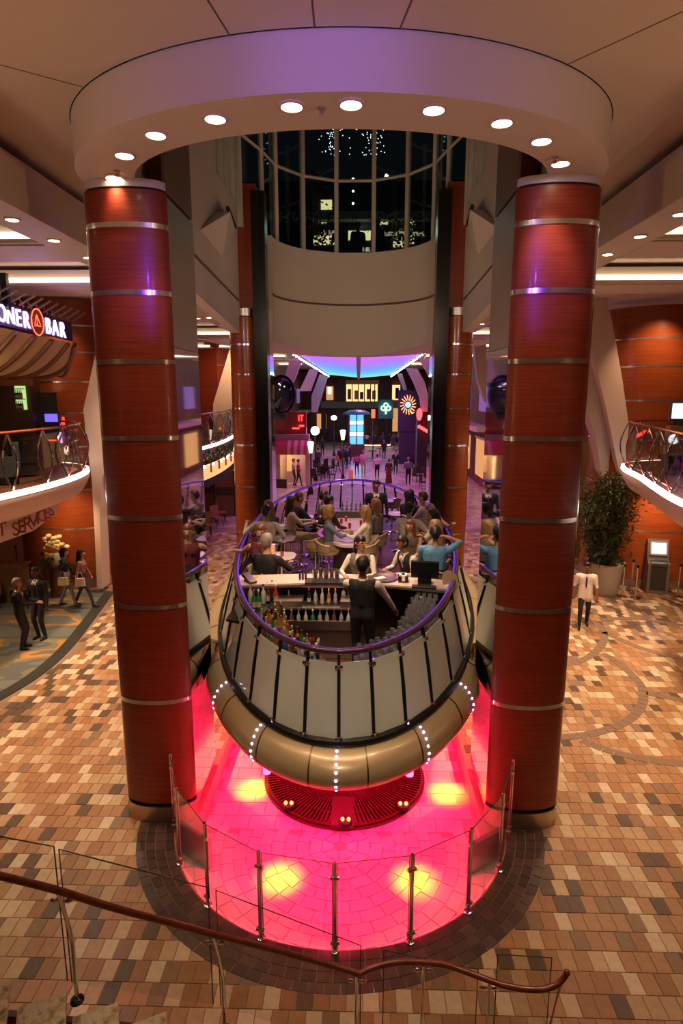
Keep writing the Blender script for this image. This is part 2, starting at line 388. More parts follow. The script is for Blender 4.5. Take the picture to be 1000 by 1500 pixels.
# carpet of the guest desk area
M_carpet = mat('carpet', (.12, .12, .11), .95)
nt = M_carpet.node_tree; N = nt.nodes; L = nt.links; tcn = N.new('ShaderNodeTexCoord'); mp1 = N.new('ShaderNodeMapping'); mp1.inputs['Scale'].default_value = (.55, 1.2, 1); mp1.inputs['Rotation'].default_value = (0, 0, .55)
n1 = N.new('ShaderNodeTexNoise'); n1.inputs['Scale'].default_value = 1.0; n1.inputs['Detail'].default_value = 1.5
rp = N.new('ShaderNodeValToRGB'); rp.color_ramp.interpolation = 'CONSTANT'; e = rp.color_ramp.elements
e[0].color = (.14, .145, .12, 1); e[1].position = .42; e[1].color = (.10, .10, .09, 1)
for p, c in ((.50, (.17, .155, .10, 1)), (.565, (.42, .19, .035, 1)), (.63, (.13, .14, .125, 1))): x = e.new(p); x.color = c
L.new(tcn.outputs['Object'], mp1.inputs[0]); L.new(mp1.outputs[0], n1.inputs['Vector']); L.new(n1.outputs['Fac'], rp.inputs[0]); L.new(rp.outputs[0], N['Principled BSDF'].inputs['Base Color'])
cp = MB().prism([(x, y) for x, y in carpet_pts] + [(-11.9, 18.0), (-11.9, 6.0)], -.007, .008).build('carpet', M_carpet); tag(cp, 'grey green carpet with orange leaf shapes in the guest desk area', 'carpet')
bd = MB(); cpv = smooth_path(carpet_pts, .2)
bd.slab([(p.x, p.y, .0095) for p in cpv], [(p.x - .3, p.y, .0095) for p in cpv], .002); put('border', bd.mesh('border', mat('carpet_border', (.028, .026, .02), .95)), cp)

# ================================================================ shell: outer walls, ceilings
M_wallp = mat('back_wall_paint', (.30, .12, .06), .6)
for nm, c, d in (('wall_left', (-12.1, 40, 4.5), (.2, 90.2, 9)), ('wall_right', (12.1, 40, 4.5), (.2, 90.2, 9)), ('wall_back', (0, -5.1, 4.5), (24, .2, 9)), ('wall_far', (0, 85.1, 4.5), (24, .2, 9))):
    struct(MB().box(c, d).build(nm, M_wallp), 'dark outer wall of the hall', 'wall')
RZ0 = 8.45; CZ = 8.92
# main ceiling over the near hall with the ring cut out
ro = [ell(0, 8.0, 2.34, 3.06, R(-90) + PI * i / 48) for i in range(49)]
cmb = MB(); cmb.strip([[(x, y, CZ) for x, y in ro], [(x * 4.5 / 3.06, -5 + (y - 5.66) * .2, CZ) for x, y in ro]])
for sx in (-1, 1): cmb.add([(sx * 3.06, 8.0, CZ), (sx * 4.5, -5 + 2.34 * .2, CZ), (sx * 4.5, 24, CZ), (sx * 3.06, 24, CZ)], [(0, 1, 2, 3)])
ceil = struct(cmb.build('ceiling', M_ceil, smooth=False), 'smooth cream ceiling above the columns with thin panel joints', 'ceiling')
M_joint = mat('panel_joint', (.16, .11, .08), .8)
for a, c in (((298, -10), (339, 56)), ((456, -10), (461, 44)), ((607, -10), (584, 46)), ((1010, 12), (812, 103)), ((-10, 92), (146, 134))):
    p = W(*a, z=CZ); q = W(*c, z=CZ); put('joint', MB().tube([p - Vector((0, 0, .001)), q - Vector((0, 0, .001))], .008, 6, flat=.3).mesh('joint', M_joint), ceil)
# ceiling ring
rb = MB(); n = 64
oo = [ell(0, 8.0, 2.32, 3.05, R(-90) + PI * i / n) for i in range(n + 1)]; ii = [ell(0, 8.0, 1.58, 2.42, R(-90) + PI * i / n) for i in range(n + 1)]
oo = [(-3.05, 8.3)] + oo + [(3.05, 8.3)]; ii = [(-2.42, 8.3)] + ii + [(2.42, 8.3)]
rb.strip([[(x, y, CZ) for x, y in oo], [(x, y, RZ0) for x, y in oo], [(x, y, RZ0) for x, y in ii], [(x, y, 13.5) for x, y in ii]])
cring = struct(rb.build('ceiling_ring', M_white, ang=.5), 'white drum ring hung from the ceiling over the two front columns, lit violet', 'ceiling ring')
# downlight: trim ring + lens
def downlight_mesh(r=.085):
    t = MB(); t.lathe([(r * 1.25, 0), (r * 1.25, -.012), (r, -.02), (r * .95, .0)], n=20); return t.mesh('trim', mat('downlight_trim', (.75, .62, .5), .4)), MB().lathe([(r * .93, -.004), (r * .6, -.016), (.001, -.018)], n=16).mesh('lens', M_lamp)
DL_T, DL_L = downlight_mesh()
def downlight(loc, label, group, power=0, col=WARM, spot=100, s=1.0, target=None):
    t = thing('downlight', label, 'downlight', loc, 0, group); t.scale = (s, s, s)
    put('trim', DL_T, t, (0, 0, 0)); put('lens', DL_L, t, (0, 0, 0))
    if power:
        light('downlight_beam', 'SPOT', (loc[0], loc[1], loc[2] - .06), power, col, target or (loc[0], loc[1], 0), .07, spot, .7)
    return t
for i, (px, py) in enumerate(((167, 259), (182, 226), (228, 196), (315, 172), (427, 154), (514, 151), (635, 159), (735, 178), (793, 205), (821, 238))):
    p = W(px, py, z=RZ0); downlight(tuple(p), ('leftmost', 'second', 'third', 'fourth', 'fifth', 'sixth', 'seventh', 'eighth', 'ninth', 'rightmost')[i] + (' bright spot lamp in the underside of the ceiling ring' if i in (0, 9) else ' bright spot lamp from the left under the ceiling ring'), 'spot lamps round the ceiling ring', 75, WARM, 75, 1.1, (p.x * .85, p.y + .45, 2.0))
for px, py in ((471, 158), (171, 250), (813, 230)):
    p = W(px, py, z=RZ0); s_ = MB().lathe([(.035, 0), (.035, -.012), (.014, -.03), (.028, -.06), (.004, -.066)], n=12).build('sprinkler', M_steel); s_.location = p
    tag(s_, 'small steel sprinkler head under the ceiling ring', 'sprinkler', 'sprinkler heads of the ceiling ring')
# side soffits, side ceilings with cove beams
for sx, nm, sd in ((-1, 'left', 'left'), (1, 'right', 'right')):
    xs = lambda v: sx * v
    sf = MB(); sf.box((xs(4.25), 9.5, 8.5), (.62, 29, .6)); struct(sf.build('soffit_' + nm, M_white), 'long cream ceiling beam with spot lamps on the %s' % sd, 'ceiling beam')
    sc = MB(); sc.box((xs(8.3), 40, 8.75), (7.5, 90, .12)); struct(sc.build('ceiling_' + nm, M_ceil), 'cream ceiling over the %s gallery' % sd, 'ceiling')
    for yy in (6.0, 9.97, 13.8, 26, 33, 42, 54):
        bmz = MB().box((xs(8.25), yy + .7, 8.42), (7.2, 1.2, .36)).box((xs(8.25), yy + .05, 8.29), (7.2, .12, .06)); bo = struct(bmz.build('cove_beam', M_ceil), 'cream cross beam under the %s gallery ceiling with a lit cove, %s' % (sd, {6.0: 'nearest, out of view', 9.97: 'closest to the front columns', 13.8: 'long bright strip above the wood drum wall'}.get(yy, 'number %d from the front' % (int(yy) // 4))), 'ceiling beam')
        put('cove_strip', MB().box((xs(8.25), yy + .06, 8.375), (7.1, .07, .10)).mesh('cove_strip', M_cove), bo)
    for i, yy in enumerate((7.2, 8.39, 9.5, 10.67, 12.0, 13.4, 15, 17, 19, 21, 23)):
        downlight((xs(4.24), yy, 8.195), 'small recessed lamp in the %s ceiling beam' % sd, 'spot lamps of the %s ceiling beam' % sd, 60 if i % 3 == 1 else 0, WARM, 100, .95)
    for (x_, yy) in ((6.5, 12.6), (7.6, 16.4), (6.0, 16.2), (5.6, 20), (7.5, 20.5), (5.7, 23.5)):
        downlight((xs(x_), yy, 8.685), 'recessed lamp in the flat ceiling of the %s gallery' % sd, 'gallery ceiling lamps %s' % sd, 120 if yy > 16.3 else 0, WARM, 100)

# ================================================================ columns
ZB = [8.36, 7.94, 7.18, 6.37, 5.43, 4.40, 3.20, 1.84, .27]     # joints of the cladding, panels grow downwards
def cladding(t, path, zs, wood, band, th=.03, bt=.036, bh=.058, closed=False):
    for z1, z0 in zip(zs, zs[1:]):
        put('wood_panel', MB().slab([(x, y, z0 + bh / 2) for x, y in path], [(x, y, z1 - bh / 2) for x, y in path], th).mesh('wood_panel', wood), t)
    for z in zs[1:-1]:
        put('metal_band', MB().slab([(x, y, z - bh / 2) for x, y in path], [(x, y, z + bh / 2) for x, y in path], bt).mesh('metal_band', band), t)
M_brush = mat('brushed_panel', (.62, .54, .47), .36, 1)
for sx, sd in ((-1, 'left'), (1, 'right')):
    cx, cy, hw, sag = 2.57 * sx, 7.90, .465, .20
    t = thing('column', 'tall cherry wood clad column with steel bands at the near %s of the bar' % sd, 'column', (cx, cy, 0), world_parts=True)
    fr = [(cx - sx * hw * math.cos(PI * i / 28) * -1, cy - sag * math.sin(PI * i / 28)) for i in range(29)]    # from outer side round the front to the inner side
    path = [(cx + sx * hw, cy + 1.18)] + fr
    if sx > 0: path = path[::-1]
    cladding(t, path, ZB, M_wood, M_band)
    sk = MB().slab([(x, y, .001) for x, y in path], [(x, y, .25) for x, y in path], .045); put('skirt', sk.mesh('skirt', M_skirt), t)
    put('top_collar', MB().slab([(x, y, 8.36) for x, y in path], [(x, y, RZ0 - .002) for x, y in path], .02).mesh('top_collar', M_white), t)
    core = [(cx + sx * (hw - .005), cy + 1.18)] + [(cx + (x - cx) * .985, cy + (y - cy) * .985) for x, y in fr] + [(cx - sx * (hw - .005), cy + 1.18)]
    put('core', MB().prism(core, 0.002, 8.36).mesh('core', M_mblack), t)
    ix = cx - sx * hw
    for z0, z1 in ((.0, 1.84), (1.84, 4.4), (4.4, 6.55), (6.55, 8.3)):
        put('mirror_panel', MB().box((ix - sx * .012, cy + .6, (z0 + z1) / 2 + .003), (.03, 1.18, z1 - z0 - .008)).mesh('mirror_panel', M_mirror if z0 < 6 else M_brush), t)
    put('shaft', MB().box((cx, cy + .78, 10.7), (2 * hw - .1, .7, 4.68)).mesh('shaft', M_wood), t)
    put('shaft_panel', MB().box((ix - sx * .0, cy + .6, 10.7), (.04, 1.18, 4.7)).mesh('shaft_panel', mat('dull_steel_panel', (.22, .15, .11), .45, .3)), t)
    put('edge_strip', MB().cyl((cx + sx * (hw + .03), cy + .03, .25), (cx + sx * (hw + .03), cy + .03, 8.36), .028, n=10).mesh('edge_strip', M_chrome), t)
    # rear column
    cx, cy, hw = 2.98 * sx, 18.0, .40
    t = thing('column', 'wood clad column with black lift track at the far %s of the bar' % sd, 'column', (cx, cy, 0), world_parts=True)
    path = [(cx - sx * .38, cy - .1)] + [(cx - sx * .38 * math.cos(PI * i / 20), cy - .1 - .42 * math.sin(PI * i / 20)) for i in range(21)] + [(cx + sx * .38, cy + .6)]
    if sx < 0: path = path[::-1]
    cladding(t, path, [z + .12 for z in ZB[1:]], M_wood2, M_band, bh=.05)
    put('core', MB().box((cx, cy + .25, 4.1), (.7, .7, 8.1)).mesh('core', M_mblack), t)
    put('top_cap', MB().slab([(x, y, 8.06) for x, y in path], [(x, y, 8.26) for x, y in path], .03).mesh('top_cap', M_steel), t)
    put('upper_shaft', MB().box((cx - sx * .1, cy + .12, 9.8), (.6, .6, 3.4)).mesh('upper_shaft', M_wood), t)
    put('lift_track', MB().box((2.47 * sx, 17.65, 5.6), (.36, .5, 11.2)).box((2.47 * sx, 17.39, 5.6), (.12, .04, 11.2)).mesh('lift_track', M_black), t)
    put('edge_strip', MB().cyl((cx + sx * .41, cy - .05, 0), (cx + sx * .41, cy - .05, 8.2), .03, n=8).mesh('edge_strip', M_chrome), t)
    put('mirror_panel', MB().box((2.36 * sx, 18.5, 4.2), (.04, 1.1, 8.3)).mesh('mirror_panel', M_mirror), t)
    light('column_wash', 'SPOT', (sx * 2.35, 15.4, 8.0), 60, WARM2, (cx, 17.5, 4.5), .1, 60, .9)

# ================================================================ atrium opening above the bar
for sx, sd in ((-1, 'left'), (1, 'right')):
    wx = 3.05 * sx
    w = MB(); w.prism([(9.3, 8.3), (9.3, 14.4), (15.1, 14.4), (15.1, 10.88), (17.6, 10.92), (17.6, 7.6), (13, 7.95)], wx, wx + sx * .25, axis='X')
    o = struct(w.build('wall_atrium_' + sd, M_white), 'cream wall of the atrium opening between the %s columns' % sd, 'wall')
    gr = MB().tube([(wx - sx * .004, 9.4, 8.95), (wx - sx * .004, 12, 8.72), (wx - sx * .004, 17.4, 8.45)], .03, 6); put('groove', gr.mesh('groove', M_joint), o)
    dm = [(14.96, 10.03), (17.2, 10.2), (15.54, 9.22), (13.5, 9.3)]
    bx = MB().add([(wx - sx * (.02 if k_ != 0 else .34), y_, z_) for k_, (y_, z_) in enumerate(dm)] + [(wx + sx * .02, y_, z_) for y_, z_ in dm], [(0, 1, 2), (0, 2, 3), (0, 1, 5, 4), (1, 2, 6, 5), (2, 3, 7, 6), (3, 0, 4, 7)]); put('angled_panel', bx.mesh('angled_panel', M_white, smooth=False), o); put('slot', MB().tube([(wx - sx * .3, 14.9, 10.09), (wx - sx * .02, 17.2, 10.26)], .05, 5).mesh('slot', M_mblack), o)
    wn = thing('window_%d' % (2 if sx < 0 else 3), None, None, (wx, 14.6, 10.9), world_parts=True); struct(wn, 'side night windows of the atrium above the %s wall' % sd, 'window')
    ys = [15.2, 15.95, 16.7, 17.45]
    for y0_, y1_ in zip(ys, ys[1:]):
        for z0_, z1_ in ((10.9, 12.75), (12.75, 14.5)): put('pane', MB().box((wx + sx * .12, (y0_ + y1_) / 2, (z0_ + z1_) / 2), (.015, y1_ - y0_ - .1, z1_ - z0_ - .06)).mesh('pane', M_nightglass), wn)
    for yy in ys: put('mullion', MB().box((wx + sx * .08, yy, 12.7), (.16, .14, 3.7)).mesh('mullion', M_frame), wn)
    for zz in (10.93, 12.75, 14.5): put('transom', MB().box((wx + sx * .08, 16.3, zz), (.12, 2.3, .09)).mesh('transom', M_frame), wn)
# concave balcony drum at the far end
DC = (0.08, 19.1); DR = 2.42
da = [R(90 + i * 180 / 40) for i in range(41)]
dxy = lambda r: [(DC[0] + r * math.cos(PI - (a - R(90))), DC[1] + r * math.sin(PI - (a - R(90)))) for a in da]
zb = [7.22 + .32 * abs(math.cos(PI * i / 40)) ** 2 for i in range(41)]
dr = MB(); dr.slab([(x, y, zb[i]) for i, (x, y) in enumerate(dxy(DR))], [(x, y, 10.5) for x, y in dxy(DR)], -.22)
drum = struct(dr.build('balcony_drum', M_white), 'curved cream balcony front closing the far end of the atrium opening', 'balcony')
put('groove', MB().tube([(x, y, 8.86) for x, y in dxy(DR - .005)], .035, 6).mesh('groove', M_joint), drum)
sfm = MB().strip([[(x, y, zb[i] + .01) for i, (x, y) in enumerate(dxy(DR + .02))], [(DC[0] + (x - DC[0]) * 1.9, DC[1] + (y - DC[1]) * 1.5, zb[i] + .01) for i, (x, y) in enumerate(dxy(DR))]])
put('soffit', sfm.mesh('soffit', M_white), drum)
for a in (-62, -38, -14, 12, 36, 60):
    p = (DC[0] + 2.75 * math.sin(R(a)), DC[1] + 2.75 * math.cos(R(a)), 7.27 + .3 * abs(math.sin(R(a))) ** 2)
    downlight(p, 'small lamp under the curved balcony front', 'lamps under the curved balcony front', 0, s=1.0)
# curved glazing above the drum
gw = thing('window_1', None, None, (DC[0], DC[1], 10.5), world_parts=True); struct(gw, 'curved night window wall above the balcony front', 'window')
ZM = (10.5, 12.75, 14.6)
ang = [R(-91 + 26 * i) for i in range(8)]
gp = [(DC[0] + (DR + .25) * math.sin(a), DC[1] + (DR + .25) * math.cos(a)) for a in ang]
gp = [(-3.0, 17.75)] + gp + [(3.1, 17.75)]
for i, (x, y) in enumerate(gp): put('mullion', MB().box((x, y, 12.6), (.13, .13, 4.4), rz=math.atan2(x, y - DC[1])).mesh('mullion', M_frame), gw)
for (x0, y0), (x1, y1) in zip(gp, gp[1:]):
    for z in ZM: put('transom', MB().cyl((x0, y0, z), (x1, y1, z), .055, n=4).mesh('transom', M_frame), gw)
    for z0, z1 in zip(ZM, ZM[1:]):
        put('pane', MB().slab([(x0, y0, z0), (x1, y1, z0)], [(x0, y0, z1), (x1, y1, z1)], .012).mesh('pane', M_nightglass), gw)

# ================================================================ the raised bar platform
BC = (0.03, 13.35); FZ = 2.05
def bel(a, b, t): return ell(BC[0], BC[1], a, b, t)
def clampx(x, y, lim=2.0):
    """the hull is notched where it passes the column tracks"""
    if 7.6 < y < 9.5 or 17.2 < y < 18.7: return max(-lim, min(lim, x))
    return x
bar = thing('bar_platform', 'oval gold lift bar platform with frosted glass balustrade between four columns', 'bar', (BC[0], BC[1], 1.45), world_parts=True)
HP = [(6.98, 2.48, 2.03), (7.12, 2.62, 2.0), (7.21, 2.71, 1.93), (7.26, 2.76, 1.85), (7.28, 2.78, 1.77), (7.24, 2.74, 1.67), (7.14, 2.64, 1.59), (6.98, 2.48, 1.53), (6.7, 2.2, 1.49), (5.6, 1.6, 1.46)]
def hull_pt(a, b, z, t, k=1.0):
    x, y = bel(a * k if a < 6.9 else a - (1 - k), b - (1 - k), t); return (clampx(x, y), y, z)
nseg = 26
for i in range(nseg):
    t0 = 2 * PI * (i - .5) / nseg; t1 = 2 * PI * (i + .5) / nseg
    # finer panels at the near end
    sub = [t0 + (t1 - t0) * j / 12 for j in range(13)]
    sub[0] += .0035; sub[-1] -= .0035
    put('hull_panel', MB().strip([[hull_pt(a, b, z, t) for t in sub] for a, b, z in HP]).mesh('hull_panel', M_gold, ang=1.2), bar)
und = MB(); ts = [2 * PI * j / 120 for j in range(120)]
und.strip([[hull_pt(a, b, z, t, .99) for t in ts] for a, b, z in HP] + [[(bel(.5, .2, t)[0], bel(.5, .2, t)[1], 1.45) for t in ts]], closed=True)
put('hull_frame', und.mesh('hull_frame', M_gold2, ang=1.2), bar)
M_barfloor = nz(mat('bar_floor', (.09, .025, .015), .3), 3, [(.07, .02, .012), (.13, .04, .022)], mp=(8, 1, 1))
fl = MB(); fl.prism([bel(6.9, 2.38, t) for t in ts], 1.9, FZ); put('floor_deck', fl.mesh('floor_deck', M_barfloor, smooth=False), bar)
inl = MB(); inl.prism([(0.1 + 1.2 * math.sin(t), 12.2 - 1.6 * math.cos(t)) for t in ts[::2]], FZ, FZ + .004); put('floor_inlay', inl.mesh('floor_inlay', mat('pale_inlay', (.62, .50, .42), .4)), bar)
put('rim', MB().tube([(*bel(6.95, 2.45, t), 2.06) for t in ts], .055, 8, closed=True).mesh('rim', M_darkrim), bar)
M_clearbar = glassmat('bar_clear_glass', (.86, .84, .88), .14)
npst = 38
pm_clamp = MB().cyl((-.045, 0, 0), (.045, 0, 0), .024, n=8).cyl((0, -.03, 0), (0, .03, 0), .015, n=8).mesh('clamp', M_chrome)
for i in range(npst):
    t = 2 * PI * i / npst; t1 = 2 * PI * (i + 1) / npst; g = .016
    A = Vector((*bel(6.93, 2.42, t), 2.08)); B = Vector((*bel(6.88, 2.13, t), 3.12))
    def pl(tt, k): return Vector((*bel(6.93, 2.42, tt), 2.11)).lerp(Vector((*bel(6.88, 2.13, tt), 3.12)), k)
    q = [pl(t + g / 2, 0), pl(t1 - g / 2, 0), pl(t + g / 2, .90), pl(t1 - g / 2, .90)]
    tm = (t + t1) / 2; fr = math.cos(tm) > .15
    put('glass_panel', MB().slab([q[0], q[1]], [q[2], q[3]], .012).mesh('glass_panel', M_frost if fr else M_clearbar, smooth=False), bar)
    n_ = Vector((math.sin(t) / 2.4, -math.cos(t) / 6.9, 0)).normalized()
    ps = put('post', MB().tube([A + n_ * .02, A.lerp(B, .5) + n_ * .03, B + n_ * .01], .017, 8).tube([A - n_ * .03, B - n_ * .01], .012, 6).mesh('post', M_darkrim), bar)
    for k in (.04, .86):
        c = put('clamp', pm_clamp, ps, (0, 0, 0)); c.location = A.lerp(B, k) + n_ * .025; c.rotation_euler.z = math.atan2(n_.y, n_.x) + PI / 2
rl = put('handrail', MB().tube([(*bel(6.88, 2.13, t), 3.15) for t in ts], .036, 10, closed=True).mesh('handrail', M_purplerail), bar)
put('rail_light', MB().tube([(*bel(6.835, 2.085, t), 3.155) for t in ts], .016, 6, closed=True).mesh('rail_light', em('violet_strip', (.17, .05, 1.0), .38)), rl)
led = MB().sphere((0, 0, 0), .014, 8, sc=(1, 1, 1)).mesh('led', M_led)
for px, py, zz in ((493, 1112, 1.9), (366, 1100, 1.87), (628, 1100, 1.87), (316, 1018, 1.87), (688, 1016, 1.87)):
    p = W(px, py, z=zz); t = math.asin(max(-1, min(1, (p.x - BC[0]) / 2.74)))
    pr = [Vector(hull_pt(a, b, z, t)) for a, b, z in HP[:8]]; L_ = [0]
    for a, c in zip(pr, pr[1:]): L_.append(L_[-1] + (c - a).length)
    for k in range(7):
        d = .06 + k * .085
        for j in range(len(pr) - 1):
            if L_[j] <= d <= L_[j + 1]:
                q = pr[j].lerp(pr[j + 1], (d - L_[j]) / (L_[j + 1] - L_[j])); o = put('led_dot', led, bar, (0, 0, 0)); o.location = q - Vector(bar['_o']); break
# pink lamps under the hull
PINK = (1.0, .008, .085)
for x, y in ((-.9, 7.0), (.9, 7.0), (0, 6.75), (-1.55, 8.1), (1.55, 8.1), (0, 8.8), (-1.6, 9.4), (1.6, 9.4), (-1.7, 11), (1.7, 11), (0, 10.6), (0, 12.5), (0, 14.5)):
    light('pink_hull_lamp', 'SPOT', (x, y, 1.26), 270, PINK, (x * .9, y + .12, PZ), .1, 98, .5)
    lf = MB().lathe([(.05, .0), (.05, .1), (.03, .14), (.03, .24)], (x, y, 1.27), n=12).build('pink_lamp', em('pink_lens', (1, .05, .2), 8)); tag(lf, 'small pink lamp fixed under the gold hull', 'lamp', 'pink lamps under the hull')
for px, py in ((410, 1287), (607, 1290), (372, 1156), (655, 1162)):
    p = W(px, py, z=PZ); h = Vector((p.x * .75, max(p.y, 7.0) + .25, 1.42)); light('amber_spot', 'SPOT', h, 1300, (1.0, .40, .0), p, .14, 20, 1.0)
# grille with red lamps in the pit
gc = W(507, 1150, z=PZ); gc = Vector((0.03, 9.35, PZ)); gr = thing('lift_grille', 'round grille of radial bars with red lamps on the pit floor', 'grille', gc)
M_red = mat('grille_red', (.09, .014, .014), .4, .3)
rr0, rr1 = .35, 1.28
bm_ = MB().box(((rr0 + rr1) / 2, 0, .06), (rr1 - rr0, .022, .05)).mesh('grille_bar', M_red, smooth=False)
for i in range(120): put('grille_bar', bm_, gr, (0, 0, 0), 2 * PI * i / 120)
for r_ in (rr0, .72, 1.02, rr1): put('grille_ring', MB().tube([(r_ * math.cos(t), r_ * math.sin(t), .05) for t in ts[::2]], .022, 6, closed=True).mesh('grille_ring', M_red), gr)
put('grille_plate', MB().lathe([(1.34, 0.002), (1.34, .02), (.3, .022)], n=64).mesh('grille_plate', mat('grille_back', (.05, .01, .012), .6)), gr)
put('lift_ram', MB().lathe([(.3, .02), (.3, 1.7), (.2, 1.8)], n=24).mesh('lift_ram', M_steel), gr)
put('hatch', MB().box((0, -1.0, .06), (.34, .66, .06)).mesh('hatch', mat('hatch_dark', (.06, .008, .012), .5)), gr)
for px, py in ((423, 1180), (506, 1204), (590, 1181)):
    p = W(px, py, z=PZ + .1); l_ = thing('red_lamp', {423: 'twin red lamp on the left of the pit grille', 506: 'twin red lamp on the dark hatch in front of the grille', 590: 'twin red lamp on the right of the pit grille'}[px], 'lamp', (p.x, p.y, PZ + .085), group='red pit lamps')
    put('housing', MB().lathe([(.1, 0), (.1, .05), (.06, .06)], n=14).mesh('housing', M_mblack), l_)
    for s in (-.045, .045): put('bulb', MB().sphere((s, -.03, .085), .03, 8).mesh('bulb', em('red_bulb', (1, .07, .02), 14)), l_)
# low splash guards beside the pit
for sx, sd in ((-1, 'left'), (1, 'right')):
    o = MB().prism([(sx * 2.28, 7.55), (sx * 1.75, 7.2), (sx * 1.72, 7.26), (sx * 2.25, 7.62)], PZ, .1).build('splash_guard', M_steel); tag(o, 'low steel kick plate in the pit beside the %s column' % sd, 'kick plate')

# ================================================================ glass guard round the pit
gd = thing('pit_guard', 'round guard of clear glass panes and steel posts in front of the pink pit', 'guard rail', (PIT_C[0], PIT_C[1] - 2.4, 0), world_parts=True)
gp_ = [(-2.33, 7.62), (-2.04, 6.9), (-1.52, 6.25), (-.82, 5.82), (0.01, 5.68), (.84, 5.82), (1.55, 6.24), (2.06, 6.9), (2.36, 7.62)]
GH = 1.12
for i, (x, y) in enumerate(gp_):
    p_ = put('post', MB().tube([(x, y, .0), (x, y, GH)], .021, 10).lathe([(.05, 0), (.05, .02), (.025, .03)], (x, y, 0.004), 12).mesh('post', M_chrome), gd)
    n_ = Vector((x, y - 8.05, 0)).normalized(); tt = Vector((-n_.y, n_.x, 0))
    for z in (.93, .12):
        c = Vector((x, y, z)); put('clamp', MB().cyl(c - tt * .05, c + tt * .05, .024, n=10).mesh('clamp', M_chrome), p_)
for (x0, y0), (x1, y1) in zip(gp_, gp_[1:]):
    a = Vector((x0, y0, 0)); c = Vector((x1, y1, 0)); d = (c - a).normalized(); a += d * .028; c -= d * .028; up = Vector((0, 0, 1))
    gpn = put('glass_pane', MB().slab([a + up * .06, c + up * .06], [a + up * (GH - .02), c + up * (GH - .02)], .012).mesh('glass_pane', M_glass, smooth=False), gd)
    put('pane_edge', MB().tube([a + up * .06, a + up * (GH - .015), c + up * (GH - .015), c + up * .06], .006, 5).mesh('pane_edge', M_glassedge), gpn)

# ================================================================ bar counters and stock
def local(o): return o
M_top = mat('counter_top', (.60, .48, .44), .25)
M_dark = mat('dark_counter', (.02, .015, .014), .4)
ct = thing('bar_counter', 'front bar counter with pale lit top and dark work side', 'counter', (0, 9.2, FZ), world_parts=True)
top = [(-1.62, 8.85), (-.6, 8.98), (.55, 8.98), (1.62, 8.72), (1.70, 9.15), (.6, 9.46), (-.6, 9.46), (-1.72, 9.35)]
put('counter_top', MB().prism(top, 3.10, 3.15).mesh('counter_top', M_top), ct)
put('counter_edge', MB().slab([(-1.62, 8.84, 3.095), (-.6, 8.97, 3.095), (.55, 8.97, 3.095), (1.62, 8.71, 3.095)], [(-1.62, 8.84, 3.13), (-.6, 8.97, 3.13), (.55, 8.97, 3.13), (1.62, 8.71, 3.13)], .015).mesh('counter_edge', M_steel), ct)
put('counter_front', MB().box((0, 9.33, 2.575), (3.1, .08, 1.04)).mesh('counter_front', M_dark), ct)
put('counter_light', MB().box((-.4, 9.0, 3.088), (1.9, .02, .012)).mesh('counter_light', em('counter_strip', (1.0, .35, .35), 1.5)), ct)
ws = thing('work_station', 'steel cocktail station under the counter with ice bin and bottle rack', 'work station', (-.3, 8.85, FZ), world_parts=True)
put('upper_shelf', MB().box((-.35, 8.86, 2.84), (1.5, .34, .025)).mesh('upper_shelf', M_steel), ws)
put('ice_bin', MB().box((-.8, 8.86, 2.9), (.42, .3, .1)).mesh('ice_bin', M_steel), ws)
put('ice_bin', MB().box((.17, 8.86, 2.9), (.38, .3, .1)).mesh('ice_bin', M_steel), ws)
put('bottle_rack', MB().box((-.3, 8.62, 2.585), (1.5, .16, .03)).box((-.3, 8.54, 2.65), (1.5, .015, .12)).mesh('bottle_rack', M_steel), ws)
put('cabinet', MB().box((-.3, 8.84, 2.31), (1.5, .3, .5)).mesh('cabinet', mat('station_panel', (.28, .23, .2), .35, .5)), ws)
put('tap', MB().tube([(-.82, 9.0, 2.85), (-.82, 9.0, 3.03), (-.82, 8.93, 3.05)], .012, 8).mesh('tap', M_chrome), ws)
mat_ = MB().box((-.1, 7.6, FZ + .008), (1.7, 1.3, .016)).build('floor_mat', mat('rubber_mat', (.10, .055, .03), .8)); tag(mat_, 'brown rubber mat on the bar floor behind the counter', 'mat')
# curved shelves inside the balustrade
def inner_shelf(t0, t1, w, z, name, label):
    o = thing(name, label, 'shelf', (0, 7.3, FZ), world_parts=True); tt = [t0 + (t1 - t0) * i / 16 for i in range(17)]
    po = [bel(6.80, 2.06, t) for t in tt]; pi = [(x * (1 - w / max(.4, math.hypot(x, (y - 9.3)))), y + (9.3 - y) * w / max(.4, math.hypot(x, y - 9.3))) for x, y in po]
    put('shelf_board', MB().prism(po + pi[::-1], z - .03, z).mesh('shelf_board', M_dark), o)
    put('shelf_support', MB().prism(pi + [(x * 1.02, y - .015) for x, y in pi][::-1], FZ, z - .03).mesh('shelf_support', M_dark), o); return o
inner_shelf(-.74, -.12, .66, 2.70, 'bottle_shelf', 'curved dark shelf crowded with liquor bottles inside the glass front')
inner_shelf(.10, .86, .56, 2.80, 'glass_shelf', 'curved dark shelf crowded with stacked glasses inside the glass front')
